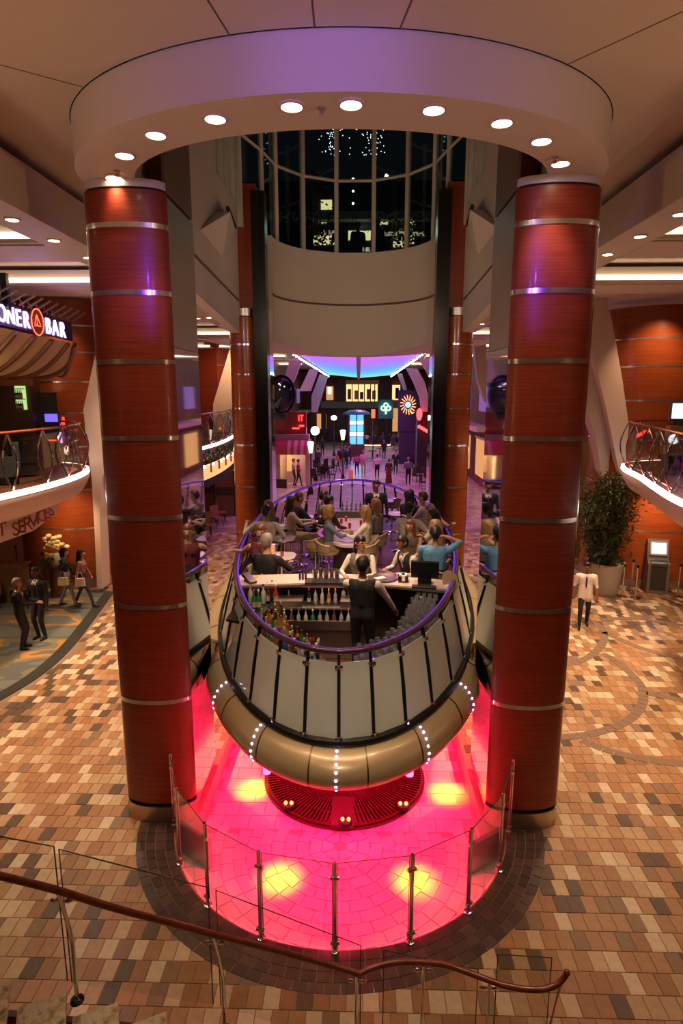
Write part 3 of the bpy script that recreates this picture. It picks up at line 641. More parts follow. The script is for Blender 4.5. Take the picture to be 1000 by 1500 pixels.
# bottles
BCOL = {'green': (.02, .16, .04), 'clear': (.26, .26, .24), 'amber': (.34, .13, .02), 'dark': (.02, .02, .02), 'red': (.35, .02, .02), 'blue': (.03, .08, .3), 'gold': (.3, .18, .03), 'brown': (.12, .05, .02), 'white': (.45, .42, .38)}
CAPS = [(.5, .03, .02), (.03, .03, .03), (.6, .45, .1), (.7, .68, .6), (.55, .2, .02)]
PROT = {}
def bottle(kind, cap, loc, label, group, s=1.0):
    key = (kind, cap)
    if key not in PROT:
        gm = mat('bottle_' + kind, BCOL[kind], .08, spec=.8); cm = mat('bottle_cap_%d' % cap, CAPS[cap], .35); lm = mat('bottle_label', (.4, .36, .27), .6)
        PROT[key] = (MB().lathe([(.034, 0), (.037, .01), (.037, .16), (.030, .19), (.014, .225), (.0135, .275)], n=12).mesh('glass', gm), MB().lathe([(.015, .272), (.015, .305), (.006, .31)], n=8).mesh('cap', cm), MB().lathe([(.0376, .045), (.0376, .125)], n=12).mesh('label', lm))
    t = thing('bottle', label, 'bottle', loc, rng.uniform(0, 6), group); t.scale = (s, s, s)
    gl0 = put('glass', PROT[key][0], t, (0, 0, 0)); put('cap', PROT[key][1], gl0, (0, 0, 0)); put('paper_label', PROT[key][2], gl0, (0, 0, 0))
kinds = list(BCOL)
DESC = {'green': 'green glass', 'clear': 'clear glass', 'amber': 'amber', 'dark': 'black', 'red': 'red', 'blue': 'blue', 'gold': 'golden', 'brown': 'brown', 'white': 'white'}; CD = ['red', 'black', 'gold', 'cream', 'orange']
for i in range(11):
    t = -.70 + i * .054
    for j in range(5):
        x, y = bel(6.80 - .0, 2.06, t); d = Vector((0 - x, 9.3 - y)).normalized(); p = Vector((x, y)) + d * (.10 + j * .115) + Vector((rng.uniform(-.012, .012), rng.uniform(-.012, .012)))
        k = rng.choice(kinds); c = rng.randrange(5)
        bottle(k, c, (p.x, p.y, 2.70), '%s bottle with %s cap on the crowded curved shelf' % (DESC[k], CD[c]), 'bottles on the curved shelf', rng.uniform(.88, 1.1))
for i in range(13):
    k = ['clear', 'clear', 'brown', 'clear', 'white', 'green'][i % 6]; c = rng.choice([0, 1, 1, 2]); bottle(k, c, (-.95 + i * .105, 8.62, 2.60), '%s bottle with %s cap in the rack under the counter' % (DESC[k], CD[c]), 'bottles in the station rack', .85)
for i in range(5):
    k = ['dark', 'clear', 'white', 'amber', 'clear'][i]; bottle(k, i % 5, (-.5 + i * .1, 8.88, 2.853), '%s bottle with %s cap beside the ice bin' % (DESC[k], CD[i % 5]), 'bottles beside the ice bin', .8)
for i in range(4):
    bottle('clear', 1, (.02 + i * .1, 9.0, 2.853), 'clear glass bottle with black cap at the back of the right ice bin', 'bottles behind the right bin', .85)
for i, (px, py, k) in enumerate(((372, 893, 'green'), (379, 893, 'green'), (367, 884, 'white'), (386, 884, 'white'), (392, 880, 'white'), (362, 874, 'red'), (376, 872, 'amber'), (384, 868, 'dark'), (399, 878, 'red'), (404, 884, 'red'))):
    p = W(px, py, z=2.86); bottle(k, (i * 2) % 5, (p.x, p.y, 2.86), '%s bottle with %s cap on the left end of the counter shelf' % (DESC[k], CD[(i * 2) % 5]), 'bottles at the left counter end', 1.0)
o = MB().prism([(-1.62, 8.2), (-1.2, 8.0), (-1.05, 8.84), (-1.6, 8.84)], 2.82, 2.858).build('side_shelf', M_dark); tag(o, 'dark side shelf with bottles at the left counter end', 'shelf')
# glasses
M_gl = glassmat('glassware', (.86, .88, .9), .5, .05, .10, (.8, .82, .85))
GW = [MB().lathe([(.033, 0), (.033, .004), (.006, .008), (.005, .07), (.03, .09), (.038, .13), (.033, .17)], n=12).mesh('wine_glass', M_gl), MB().lathe([(.03, 0), (.034, .004), (.038, .10), (.036, .101), (.031, .008)], n=12).mesh('tumbler', M_gl)]
def glass_at(p, kind, label, group):
    o = put(('wine_glass', 'tumbler')[kind], GW[kind]); o.location = p; tag(o, label, 'glass', group); return o
for i in range(15):
    t = .14 + i * .048
    for j in range(6):
        x, y = bel(6.80, 2.06, t); d = Vector((-x, 9.3 - y)).normalized(); p = Vector((x, y)) + d * (.06 + j * .088)
        glass_at((p.x, p.y, 2.802), 0 if (i + j) % 3 else 1, 'upturned clear glass on the crowded curved glass shelf', 'glasses on the curved shelf')
        if i > 8 and 0 < j < 5: glass_at((p.x, p.y, 2.975), 1, 'clear glass in the upper layer stacked near the gold disc', 'glasses stacked in a second layer')
# counter-top items
def counter_item(px, py, z): return W(px, py, z=z)
p = Vector((.62, 9.22, 3.15)); tr = thing('serving_tray', 'round brown serving tray with a folded napkin on the counter', 'tray', p)
put('tray', MB().lathe([(.2, 0), (.23, .005), (.235, .03), (.225, .03), (.2, .012)], n=28).mesh('tray', mat('tray_brown', (.06, .03, .025), .4)), tr)
put('napkin', MB().box((-.04, -.03, .022), (.16, .1, .016), rz=.5).mesh('napkin', mat('napkin_white', (.75, .68, .62), .8)), tr)
p = Vector((.93, 9.1, 3.15)); nb = thing('napkin_caddy', 'black napkin caddy with white napkins between tray and screen', 'caddy', p)
put('caddy', MB().box((0, 0, .05), (.15, .14, .1)).mesh('caddy', M_black), nb); put('napkins', MB().box((0, -.01, .075), (.05, .16, .09)).box((0, 0, .11), (.12, .12, .02)).mesh('napkins', mat('napkin_white', (.75, .68, .62), .8)), nb)
p = Vector((1.25, 9.0, 3.15)); pos = thing('till_screen', 'black till screen seen from behind at the right end of the counter', 'till', p, rz=-.15)
put('screen', MB().box((0, 0, .22), (.42, .06, .26), M=Matrix.Rotation(.2, 3, 'X')).mesh('screen', M_black), pos); put('stand', MB().box((0, .02, .05), (.2, .18, .1)).mesh('stand', M_black), pos); put('keyboard', MB().box((0, -.2, .012), (.36, .12, .02)).mesh('keyboard', M_mblack), pos)
p = Vector((-1.42, 9.0, 3.15)); hs = thing('card_terminal', 'black card terminal on the left end of the counter', 'card terminal', p, rz=.7)
put('body', MB().box((0, 0, .06), (.12, .26, .05), M=Matrix.Rotation(.35, 3, 'X')).mesh('body', M_black), hs); put('base', MB().box((0, .03, .015), (.1, .1, .03)).mesh('base', M_mblack), hs)
for i in range(5):
    o = MB().lathe([(.036, 0), (.044, .16), (.042, .18), (.04, .165)], n=14).build('mixing_tin', M_chrome); o.location = (-.42 + i * .085, 9.08 + .05 * (i % 2), 3.162); tag(o, ('leftmost', 'second', 'middle', 'fourth', 'rightmost')[i] + ' steel mixing tin standing on the black bar mat', 'mixing tin', 'row of steel mixing tins')
o = MB().box((-.22, 9.08, 3.156), (.7, .24, .012)).build('bar_mat', M_mblack); tag(o, 'black rubber bar mat under the steel tins', 'bar mat')
for i in range(3): 
    o = MB().lathe([(.016, 0), (.018, .09), (.012, .1)], n=10).build('salt_shaker', M_mblack); o.location = (-.66 + i * .045, 9.15, 3.15); tag(o, 'small dark shaker beside the steel tins', 'shaker', 'small shakers on the counter')
gpnt = W(659, 851, Y=9.05); gg = thing('gold_disc', 'tilted polished gold disc on the rail beside the till', 'disc', (gpnt.x, gpnt.y, gpnt.z))
put('disc', MB().lathe([(.001, -.02), (.1, -.015), (.16, -.004), (.165, .004), (.1, .012), (.001, .016)], n=28).mesh('disc', M_gold), gg); gg.rotation_euler = (R(15), R(62), R(-35)); put('stem', MB().cyl((0, 0, -.02), (.1, 0, -.2), .015, n=8).mesh('stem', M_gold), gg)
# central service island
isl = thing('service_island', 'narrow oval service island with pale top and dark base in the middle of the bar', 'island', (.15, 13.4, FZ), world_parts=True)
def oval(cx, cy, rx, ry, n=40, p=2.6): return [(cx + rx * abs(math.sin(t)) ** (2 / p) * (1 if math.sin(t) >= 0 else -1), cy - ry * abs(math.cos(t)) ** (2 / p) * (1 if math.cos(t) >= 0 else -1)) for t in [2 * PI * i / n for i in range(n)]]
put('island_top', MB().prism(oval(.12, 13.5, .58, 1.65), 2.97, 3.02).mesh('island_top', M_top), isl)
put('island_base', MB().prism(oval(.12, 13.5, .42, 1.5, p=4), FZ, 2.97).mesh('island_base', M_dark), isl)
put('violet_ring', MB().tube([(.12 - .42 + .30 * math.cos(t), 13.0 + .55 * math.sin(t), 3.025) for t in [PI * .5 + PI * i / 14 for i in range(15)]][::-1], .045, 6, flat=.3).mesh('violet_ring', em('violet_glow', (.55, .09, .75), .55)), isl)
put('bottle_well', MB().box((.12, 14.75, 3.10), (.8, .4, .16)).mesh('bottle_well', mat('olive_well', (.08, .08, .04), .5)), isl)
for i in range(6): bottle(['green', 'clear', 'amber', 'gold'][i % 4], i % 5, (-.15 + .11 * i, 14.78, 3.18), 'small bottle in the well on the far end of the island', 'bottles on the island well', .7)
for i, (x, y) in enumerate(((-.15, 13.9), (.05, 13.4), (.3, 13.7), (-.05, 14.2))):
    o = MB().lathe([(.028, 0), (.034, .12), (.03, .121), (.027, .01)], n=12).build('cocktail', mat('red_drink', (.5, .05, .04), .1)); o.location = (x, y, 3.02); tag(o, 'red drink in a short glass on the island', 'drink', 'red drinks on the island')
light('bar_warm', 'SPOT', (0, 11.5, 8.3), 1300, WARM, (0, 10.2, 2.5), .3, 55, .9)
light('added_bar_mid_fill', 'SPOT', (.4, 13.0, 9.6), 1500, (1.0, .62, .5), (0, 14.6, 3), .3, 40, .9)  # extra unseen spot put in because the rear of the bar was dim
light('bar_pink', 'SPOT', (-.3, 12.5, 8.0), 800, (1.0, .42, .42), (0, 9.3, 3.1), .2, 40, .9)
light('bar_violet', 'SPOT', (.3, 19, 7.0), 700, (.72, .22, .95), (0, 15.2, 2.5), .3, 75, .9)
light('added_front_fill', 'SPOT', (0, 1.2, 7.6), 420, (1, .8, .55), (0, 6.5, 2.62), .15, 23, .9)  # unseen frontal light added for the upright frosted glass
light('added_bar_key', 'SPOT', (-.6, 6.6, 8.6), 2000, WARM, (0, 10.0, 3.0), .2, 42, .9)  # unseen spot added by the ring to lift the murky bar interior

# ================================================================ people
SKIN = {'fair': (.55, .28, .18), 'tan': (.40, .18, .10), 'brown': (.22, .09, .045), 'dark': (.07, .03, .018)}
HAIR = {'black': (.008, .007, .006), 'brown': (.05, .022, .010), 'blond': (.36, .20, .075), 'grey': (.22, .19, .17), 'auburn': (.14, .045, .015)}
def capsule(mb, a, ra, b, rb, n=10):
    a = Vector(a); b = Vector(b); d = b - a; L = d.length
    if L < 1e-4: mb.sphere(a, ra, n); return
    q = d.to_track_quat('Z', 'Y'); prof = [(ra * math.sin(PI / 2 * i / 3), -ra * math.cos(PI / 2 * i / 3)) for i in range(1, 4)] + [(rb * math.cos(PI / 2 * i / 3), L + rb * math.sin(PI / 2 * i / 3)) for i in range(0, 3)]
    vs = [a + q @ Vector((0, 0, -ra))]
    for r_, z in prof: vs += [a + q @ Vector((r_ * math.cos(2 * PI * j / n), r_ * math.sin(2 * PI * j / n), z)) for j in range(n)]
    vs.append(a + q @ Vector((0, 0, L + rb))); e = len(vs) - 1; k = len(prof); fs = []
    for j in range(n):
        fs.append((0, 1 + (j + 1) % n, 1 + j)); fs.append((1 + (k - 1) * n + j, 1 + (k - 1) * n + (j + 1) % n, e))
        for i in range(k - 1): fs.append((1 + i * n + j, 1 + i * n + (j + 1) % n, 1 + (i + 1) * n + (j + 1) % n, 1 + (i + 1) * n + j))
    mb.add(vs, fs)
def ik(a, c, l1, l2, pole):
    a = Vector(a); c = Vector(c); d = c - a; L = min(max(d.length, abs(l1 - l2) + .01), l1 + l2 - .004); u = d.normalized(); c = a + u * L
    x = (l1 * l1 - l2 * l2 + L * L) / (2 * L); h = math.sqrt(max(0, l1 * l1 - x * x)); pl = Vector(pole) - u * Vector(pole).dot(u)
    return a + u * x + pl.normalized() * h, c
_tmp = None
def remesh(prims, vox, name):
    mb = MB()
    for p0, r0, p1, r1, tg in prims: capsule(mb, p0, r0, p1, r1)
    me = bpy.data.meshes.new('tmp'); me.from_pydata(mb.v, [], mb.f)
    o = bpy.data.objects.new('tmp', me); COL.objects.link(o)
    m = o.modifiers.new('r', 'REMESH'); m.mode = 'VOXEL'; m.voxel_size = vox; m.adaptivity = 0
    s = o.modifiers.new('s', 'SMOOTH'); s.factor = .5; s.iterations = 2
    dg = bpy.context.evaluated_depsgraph_get(); out = bpy.data.meshes.new_from_object(o.evaluated_get(dg)); out.name = name
    bpy.data.objects.remove(o); bpy.data.meshes.remove(me)
    return out
def paint(me, prims, tags, mats):
    n = len(me.polygons); c = np.empty(n * 3); me.polygons.foreach_get('center', c); c = c.reshape(-1, 3); best = np.full(n, 1e9); idx = np.zeros(n, int)
    for p0, r0, p1, r1, tg in prims:
        a = np.array(p0); b = np.array(p1); d = b - a; L2 = float(d @ d)
        t = np.clip(((c - a) @ d) / L2, 0, 1) if L2 > 1e-8 else np.zeros(n)
        q = np.linalg.norm(c - a - t[:, None] * d, axis=1) - (r0 + (r1 - r0) * t)
        m = q < best; best[m] = q[m]; idx[m] = tags.index(tg)
    me.materials.clear()
    for m in mats: me.materials.append(m)
    me.polygons.foreach_set('material_index', idx.astype(np.int32)); me.polygons.foreach_set('use_smooth', np.ones(n, bool)); me.update()
def person(loc, yaw, label, group=None, h=1.74, seat=None, skin='fair', hair='brown', hairlen=0, top=(.6, .6, .6), bottom=(.02, .02, .025), shoes=(.01, .01, .01), sleeve='long', vest=None, shirt=None, tie=None, dress=None,
           handL=None, handR=None, lean=0., hyaw=0., hpitch=0., female=False, stride=0., vox=.014, legs=None, bag=None, skirt=None, tunic=False):
    """forward is +Y in the person's own frame; hands are targets in that frame"""
    s = h / 1.74; P = []; tg = lambda *a: P.append(a)
    hipz = (.94 * s if seat is None else seat + .085)
    pel = Vector((0, 0, hipz)); cl, sl = math.cos(lean), math.sin(lean)
    up = lambda d, x=0., f=0.: pel + Vector((x, sl * d + cl * f, cl * d - sl * f))
    sw = (.155 if female else .18) * s; hw = .085 * s
    T = 'top'; U = 'vest' if vest else T; tr = .92 if female else 1.0
    for sx in (-1, 1):
        tg(up(0, sx * .07 * s), .105 * s, up(.12 * s, sx * .065 * s), .10 * s * tr, 'bottom' if not dress else T)
        tg(up(.14 * s, sx * .065 * s), .098 * s * tr, up(.40 * s, sx * .095 * s), .112 * s * tr, U)
        tg(up(.40 * s, sx * .08 * s, -.01), .105 * s * tr, up(.46 * s, sx * sw * .8, -.01), .062 * s, U)
    tg(up(.17 * s, 0), .105 * s * tr, up(.42 * s, 0, .0), .11 * s * tr, U)
    if female:
        for sx in (-1, 1): tg(up(.36 * s, sx * .07 * s, .08 * s), .062 * s, up(.37 * s, sx * .07 * s, .08 * s), .06 * s, U)
    tg(up(.47 * s, 0, -.01), .06 * s, up(.58 * s, 0, .015), .052 * s, 'skin')
    if tunic:
        for x in (-.06, .06): tg(up(.2 * s, x), .112 * s, up(-.12 * s, x * 1.2), .125 * s, T)
    if shirt or T != U: tg(up(.47 * s, 0, .0), .074 * s, up(.495 * s, 0, .0), .066 * s, 'collar')
    if shirt:
        tg(up(.46 * s, 0, .088 * s), .036, up(.28 * s, 0, .103 * s), .012, 'collar')
        for q in (-1, 1): tg(up(.43 * s, q * .045 * s, .095 * s), .024, up(.49 * s, q * .05 * s, .05 * s), .02, 'collar')
    if tie: tg(up(.46 * s, 0, .112 * s), .016, up(.2 * s, 0, .122 * s), .018, 'tie')
    # head
    hc = up(.70 * s, 0, .02) ; Hm = Matrix.Rotation(hyaw, 3, 'Z') @ Matrix.Rotation(-hpitch, 3, 'X'); hd = lambda x, y, z: hc + Hm @ (Vector((x, y, z)) * s * 1.04)
    tg(hd(0, -.015, .035), .090 * s, hd(0, .01, .025), .088 * s, 'skin'); tg(hd(0, .03, .0), .070 * s, hd(0, .045, -.065), .044 * s, 'skin')
    tg(hd(0, .094, .012), .012 * s, hd(0, .112, -.018), .016 * s, 'skin'); tg(hd(0, .0, -.06), .05 * s, hd(0, .02, -.08), .045 * s, 'skin')
    for sx in (-1, 1):
        tg(hd(sx * .088, -.01, .0), .014 * s, hd(sx * .088, -.012, .025), .018 * s, 'skin'); tg(hd(sx * .034, .082, .022), .0105 * s, hd(sx * .037, .084, .022), .0105 * s, 'eye')
        tg(hd(sx * .022, .085, .046), .0055 * s, hd(sx * .05, .076, .046), .0055 * s, 'hair')
    tg(hd(-.02, .082, -.052), .009 * s, hd(.02, .082, -.052), .009 * s, 'lip')
    # arms
    for sx, hand in ((-1, handL), (1, handR)):
        sh = up(.445 * s, sx * (sw + .03 * s), -.01); 
        if hand is None: hand = (sx * (sw + .10), .06 + (stride * -sx * .5), hipz - .10) if seat is None else (sx * .16, .36, hipz + .12)
        el, wr = ik(sh, hand, .285 * s, .255 * s, (sx * .7, -.75, -.55)); d = (wr - el).normalized()
        at = T if sleeve != 'none' else 'skin'; ft = T if sleeve == 'long' else 'skin'
        ar = .88 if female else 1.0
        tg(sh, .064 * s * ar, sh.lerp(el, .55), .056 * s * ar, at); tg(sh.lerp(el, .55), .05 * s * ar, el, .046 * s * ar, at if sleeve in ('long', 'short') else 'skin'); tg(el, .045 * s * ar, wr, .033 * s * ar, ft)
        # hand: palm, four fingers, thumb
        side = d.cross(Vector((0, 0, 1)) if abs(d.z) < .9 else Vector((0, 1, 0))).normalized(); nrm = side.cross(d).normalized(); pc = wr + d * .085 * s
        for k in (-1, 0, 1): tg(wr + d * .015 * s, .020 * s, pc + side * k * .022 * s, .0165 * s, 'skin')
        for k, ln in ((-1.5, .058), (-.5, .072), (.5, .075), (1.5, .065)):
            b0 = pc + side * k * .021 * s; m0 = b0 + (d * .8 - nrm * .45 + side * k * .08).normalized() * ln * .5 * s; e0 = m0 + (d * .45 - nrm * .85).normalized() * ln * .5 * s
            tg(b0, .0095 * s, m0, .009 * s, 'skin'); tg(m0, .009 * s, e0, .0075 * s, 'skin')
        tb = wr + d * .035 * s - side * sx * .026 * s; tm = tb + (d * .5 - side * sx * .7 - nrm * .2).normalized() * .038 * s; tg(tb, .013 * s, tm, .011 * s, 'skin'); tg(tm, .011 * s, tm + (d * .8 - nrm * .4).normalized() * .03 * s, .009 * s, 'skin')
    # legs
    for i, sx in enumerate((-1, 1)):
        hp = pel + Vector((sx * hw, 0, -.02))
        if legs: ft = Vector(legs[i])
        elif seat is None: ft = Vector((sx * .10, stride * sx, .085 * s))
        else: ft = Vector((sx * .12, .42 * s, max(.085 * s, seat - .40 * s)))
        kn, an = ik(hp, ft, .43 * s, .43 * s, (sx * .12, 1, .15)); fm = .93 if female else 1
        lt = 'bottom' if not (dress or skirt) else 'skin'
        tg(hp, .092 * s, kn, .062 * s * fm, lt); tg(kn, .06 * s * fm, kn.lerp(an, .35), .058 * s * fm, lt); tg(kn.lerp(an, .35), .057 * s * fm, an, .042 * s, lt)
        tg(an + Vector((0, -.02, -.04 * s)), .04 * s, an + Vector((sx * .015, .15 * s, -.052 * s)), .032 * s, 'shoe')
        if (dress or skirt) and seat is not None: tg(hp, .11 * s, hp.lerp(kn, .85), .085 * s, 'bottom')
    if (dress or skirt) and seat is None:
        ln = skirt or dress if isinstance(skirt or dress, float) else .5
        for x in (-.05, 0, .05): tg(pel + Vector((x, 0, .05)), .11 * s, pel + Vector((x * 2, 0, -ln)), .15 * s, 'bottom')
    tags = ['skin', 'top', 'bottom', 'shoe', 'hair', 'vest', 'collar', 'tie', 'eye', 'lip']
    sk = SKIN[skin]; cm = lambda nm, c, r_=.8: mat('%s_%02x%02x%02x' % (nm, *[int(255 * min(1, k)) for k in c]), c, r_)
    mats = [mat('skin_' + skin, sk, .5), cm('cloth', top), cm('cloth', bottom), cm('shoe', shoes, .4), mat('hair_' + hair, HAIR[hair], .45), cm('cloth', vest or top), cm('cloth', shirt or (.7, .66, .62)), cm('cloth', tie or (.02, .02, .03)), mat('eye_dark', (.012, .008, .006), .2), mat('lip', tuple(k * .75 for k in sk), .5)]
    me = remesh([(tuple(a), ra, tuple(b_), rb_, t_) for a, ra, b_, rb_, t_ in P], vox, 'body'); paint(me, P, tags, mats)
    o = put('person', me); o.location = loc; o.rotation_euler.z = yaw; tag(o, label, 'person', group)
    if hair != 'bald':
        Q = []; hg = lambda *a: Q.append((*a, 'hair'))
        hg(hd(0, -.02, .052), .094 * s, hd(0, .015, .062), .084 * s); hg(hd(0, -.045, .02), .086 * s, hd(0, -.05, -.01), .072 * s)
        for sx in (-1, 1): hg(hd(sx * .05, -.03, .05), .05 * s, hd(sx * .062, .02, .03), .03 * s)
        if hairlen > 0:
            hg(hd(0, -.05, 0), .088 * s, hd(0, -.062, -.09), .075 * s)
            for sx in (-1, 1): hg(hd(sx * .066, -.02, .04), .038 * s, hd(sx * .075, .0, -.09), .034 * s)
        if hairlen > 1:
            hg(hd(0, -.065, -.06), .08 * s, hd(0, -.095, -.26), .065 * s)
            for sx in (-1, 1): hg(hd(sx * .07, -.02, -.05), .036 * s, hd(sx * .085, -.015, -.22), .03 * s)
        if hairlen == -1: hg(hd(0, -.10, .03), .035 * s, hd(0, -.15, -.14), .022 * s)     # pony tail
        hm = remesh([(tuple(a), ra, tuple(b_), rb_, t_) for a, ra, b_, rb_, t_ in Q], max(vox, .014), 'hair'); paint(hm, Q, ['hair'], [mat('hair_' + hair, HAIR[hair], .45)])
        put('hair', hm, o, (0, 0, 0))
    if bag:
        bg = MB().prism([(-.13, -.02), (.13, -.02), (.11, .2), (-.11, .2)], -.05, .05, axis='Y').tube([(-.07, 0, .2), (-.05, 0, .36), (.05, 0, .36), (.07, 0, .2)], .008, 6).build('shoulder_bag', cm('bag', bag, .7)); tag(bg, bag_label(label), 'bag')
        bg.location = Vector(loc) + Matrix.Rotation(yaw, 3, 'Z') @ Vector(((.31), .02, hipz - .16)); bg.rotation_euler.z = yaw + PI / 2
    return o
def bag_label(l): return 'pale bag carried by the ' + ' '.join(l.replace('person in ', 'person in ').split()[:6])

# ---------------------------------------------------------------- seats and tables of the bar
M_rattan = nz(mat('rattan', (.36, .27, .17), .6), 30, [(.26, .18, .10), (.46, .36, .24)], mp=(1, 1, 3), bump=.3)
def make_stool(h=.76):
    t = thing('bar_chair', 'x', 'chair', (0, 0, 0)); 
    put('seat', MB().lathe([(.05, h - .06), (.2, h - .05), (.225, h - .01), (.21, h + .012), (.001, h + .015)], n=20).mesh('seat', M_rattan), t)
    bk = [(.235 * math.cos(a), -.235 * math.sin(a) * 1.0) for a in [PI * .02 + PI * .96 * i / 14 for i in range(15)]]
    put('backrest', MB().slab([(x, y, h + .02) for x, y in bk], [(x * 1.12, y * 1.15, h + .26 - .1 * abs(x) / .235) for x, y in bk], .025).mesh('backrest', M_rattan), t)
    put('back_rim', MB().tube([(x * 1.13, y * 1.16, h + .265 - .1 * abs(x) / .235) for x, y in bk], .018, 8).mesh('back_rim', M_gold), t)
    put('stem', MB().cyl((0, 0, .03), (0, 0, h - .05), .028, n=12).mesh('stem', M_chrome), t)
    put('foot_ring', MB().tube([(.16 * math.cos(a), .16 * math.sin(a), .22) for a in [2 * PI * i / 18 for i in range(18)]], .011, 6, closed=True).box((0, 0, .22), (.32, .015, .015)).mesh('foot_ring', M_chrome), t)
    put('base', MB().lathe([(.2, 0), (.2, .012), (.06, .03), (.03, .05)], n=20).mesh('base', M_chrome), t)
    return t
stool0 = make_stool(); stool_used = [False]
def stool(x, y, yaw, label, z=FZ, group='rattan chairs of the bar'):
    if not stool_used[0]: stool_used[0] = True; stool0.location = (x, y, z); stool0.rotation_euler.z = yaw; tag(stool0, label, None, group); return stool0
    return dup(stool0, (x, y, z), yaw, label, group)
def make_table(h=.98):
    t = thing('cafe_table', 'x', 'table', (0, 0, 0))
    pts = oval(0, 0, .3, .3, 28, 3.5)
    put('table_top', MB().prism(pts, h - .03, h).mesh('table_top', mat('table_glow', (.5, .42, .42), .25)), t); put('edge', MB().tube([(x, y, h - .018) for x, y in pts], .018, 6, closed=True).mesh('edge', mat('table_edge', (.08, .03, .05), .3)), t)
    put('stem', MB().cyl((0, 0, .02), (0, 0, h - .03), .035, n=12).mesh('stem', M_chrome), t); put('base', MB().lathe([(.22, 0), (.22, .012), (.05, .03)], n=20).mesh('base', M_chrome), t)
    return t
table0 = make_table(); table_used = [False]
def table(x, y, label, z=FZ):
    if not table_used[0]: table_used[0] = True; table0.location = (x, y, z); tag(table0, label, None, 'small tables of the bar'); return
    dup(table0, (x, y, z), 0, label, 'small tables of the bar')

def at_head(px, py, zh):
    p = W(px, py, z=FZ + zh); return p.x, p.y
WHT = (.62, .56, .50); SEAT = .76; HZ = SEAT + .085 + .70    # head centre above the floor when seated
def sit(px, py, face, label, **k):
    k.setdefault('h', 1.82)
    """seat someone so that the head falls on this pixel; face = direction (deg, 0 = away from camera, 180 = towards it)"""
    x, y = at_head(px, py, HZ); b = 2.0 * math.sqrt(max(.02, 1 - ((y - 13.35) / 6.7) ** 2)); x = max(-b + .34, min(b - .22, x))
    yaw = R(face); st = k.pop('st', True); g = k.pop('group', None)
    o = person((x, y, FZ), yaw, label, g, seat=SEAT, **k)
    if st: stool(x, y, yaw, 'rattan bar chair under the ' + ' '.join(label.replace('person in ', '').split()[:7]))
    return x, y
DEN = (.10, .13, .20)
# staff
x, y = at_head(531, 829, 1.64); person((x, y, FZ), R(-8), 'bartender in black vest and white shirt seen from behind, reaching for glasses', h=1.74, skin='brown', hair='black', top=(.66, .58, .52), vest=(.008, .008, .01), shirt=(.66, .58, .52), handR=(.42, .28, .95), handL=(-.05, .38, 1.05), vox=.011)
x, y = at_head(529, 806, 1.60); person((x, max(y, 9.62), FZ), R(168), 'bar staff in grey vest and white shirt with pony tail, leaning on the counter', h=1.68, skin='tan', hair='black', hairlen=-1, female=True, top=(.62, .54, .48), vest=(.13, .11, .10), shirt=(.62, .54, .48), handL=(-.12, .34, 1.12), handR=(.2, .32, 1.12), hyaw=R(55), lean=.06, vox=.012)
x, y = at_head(604, 802, 1.50); person((x, max(y, 9.85), FZ), R(120), 'waiter in black vest and white sleeves bending over the counter', h=1.66, skin='brown', hair='black', top=(.62, .54, .5), vest=(.012, .012, .014), shirt=(.62, .54, .5), handL=(-.15, .36, 1.08), handR=(.15, .38, 1.1), lean=.25, vox=.012)
x, y = at_head(551, 712, 1.64); person((x, y, FZ), R(180), 'officer in black suit, white shirt and dark tie standing in the far bar', h=1.76, skin='tan', hair='black', top=(.010, .010, .013), shirt=(.7, .64, .6), tie=(.05, .05, .03), vox=.013)
x, y = at_head(601, 774, 1.50); person((x, y, FZ), R(165), 'guest in strapless dark dress with long auburn hair, standing', h=1.64, skin='fair', hair='auburn', hairlen=2, female=True, sleeve='none', top=(.10, .07, .05), bottom=(.07, .05, .04), dress=.5, handL=(-.05, .28, 1.0), handR=(.06, .26, .98), vox=.012, hyaw=R(-12))
# right-hand guests
sit(644, 786, -12, 'guest in blue shirt seen from behind beside the right rail', top=(.10, .27, .48), sleeve='short', hair='black', skin='tan', handR=(.16, .26, 1.49), h=1.84, vox=.012)
sit(660, 775, 60, 'blond guest mostly hidden behind the blue shirt', top=(.3, .2, .15), hair='blond', hairlen=1, female=True, handR=(.1, .3, 1.33))
sit(640, 758, 75, 'guest in white top with long black hair near the right rail', top=WHT, hair='black', hairlen=2, female=True, skin='tan', sleeve='short', handL=(-.25, .4, 1.23))
HAIR['bald'] = SKIN['fair']
sit(630, 748, 165, 'bald guest in pale check shirt with one arm along the right rail', top=(.5, .36, .32), hair='bald', sleeve='short', handL=(-.46, .0, 1.29), handR=(.1, .36, 1.13))
sit(599, 748, -25, 'guest in white shirt with dark hair seen from behind at the right tables', top=(.60, .56, .54), hair='black', skin='tan', handR=(.4, .25, 1.13))
sit(620, 731, 70, 'guest in grey shirt in profile by the far right rail', top=(.40, .36, .34), hair='brown', handL=(-.1, .4, 1.13))
sit(600, 728, -30, 'guest with very long dark hair facing away at the far right', top=(.03, .02, .03), hair='black', hairlen=2, female=True)
sit(551, 742, 65, 'blond guest in grey top on the right side of the island', top=(.22, .19, .18), hair='blond', hairlen=1, female=True)
sit(536, 753, 75, 'blond guest in navy dress and white wrap on the right of the island', top=WHT, bottom=(.015, .018, .05), hair='blond', hairlen=1, female=True, handL=(-.18, .42, 1.15), handR=(.1, .42, 1.15))
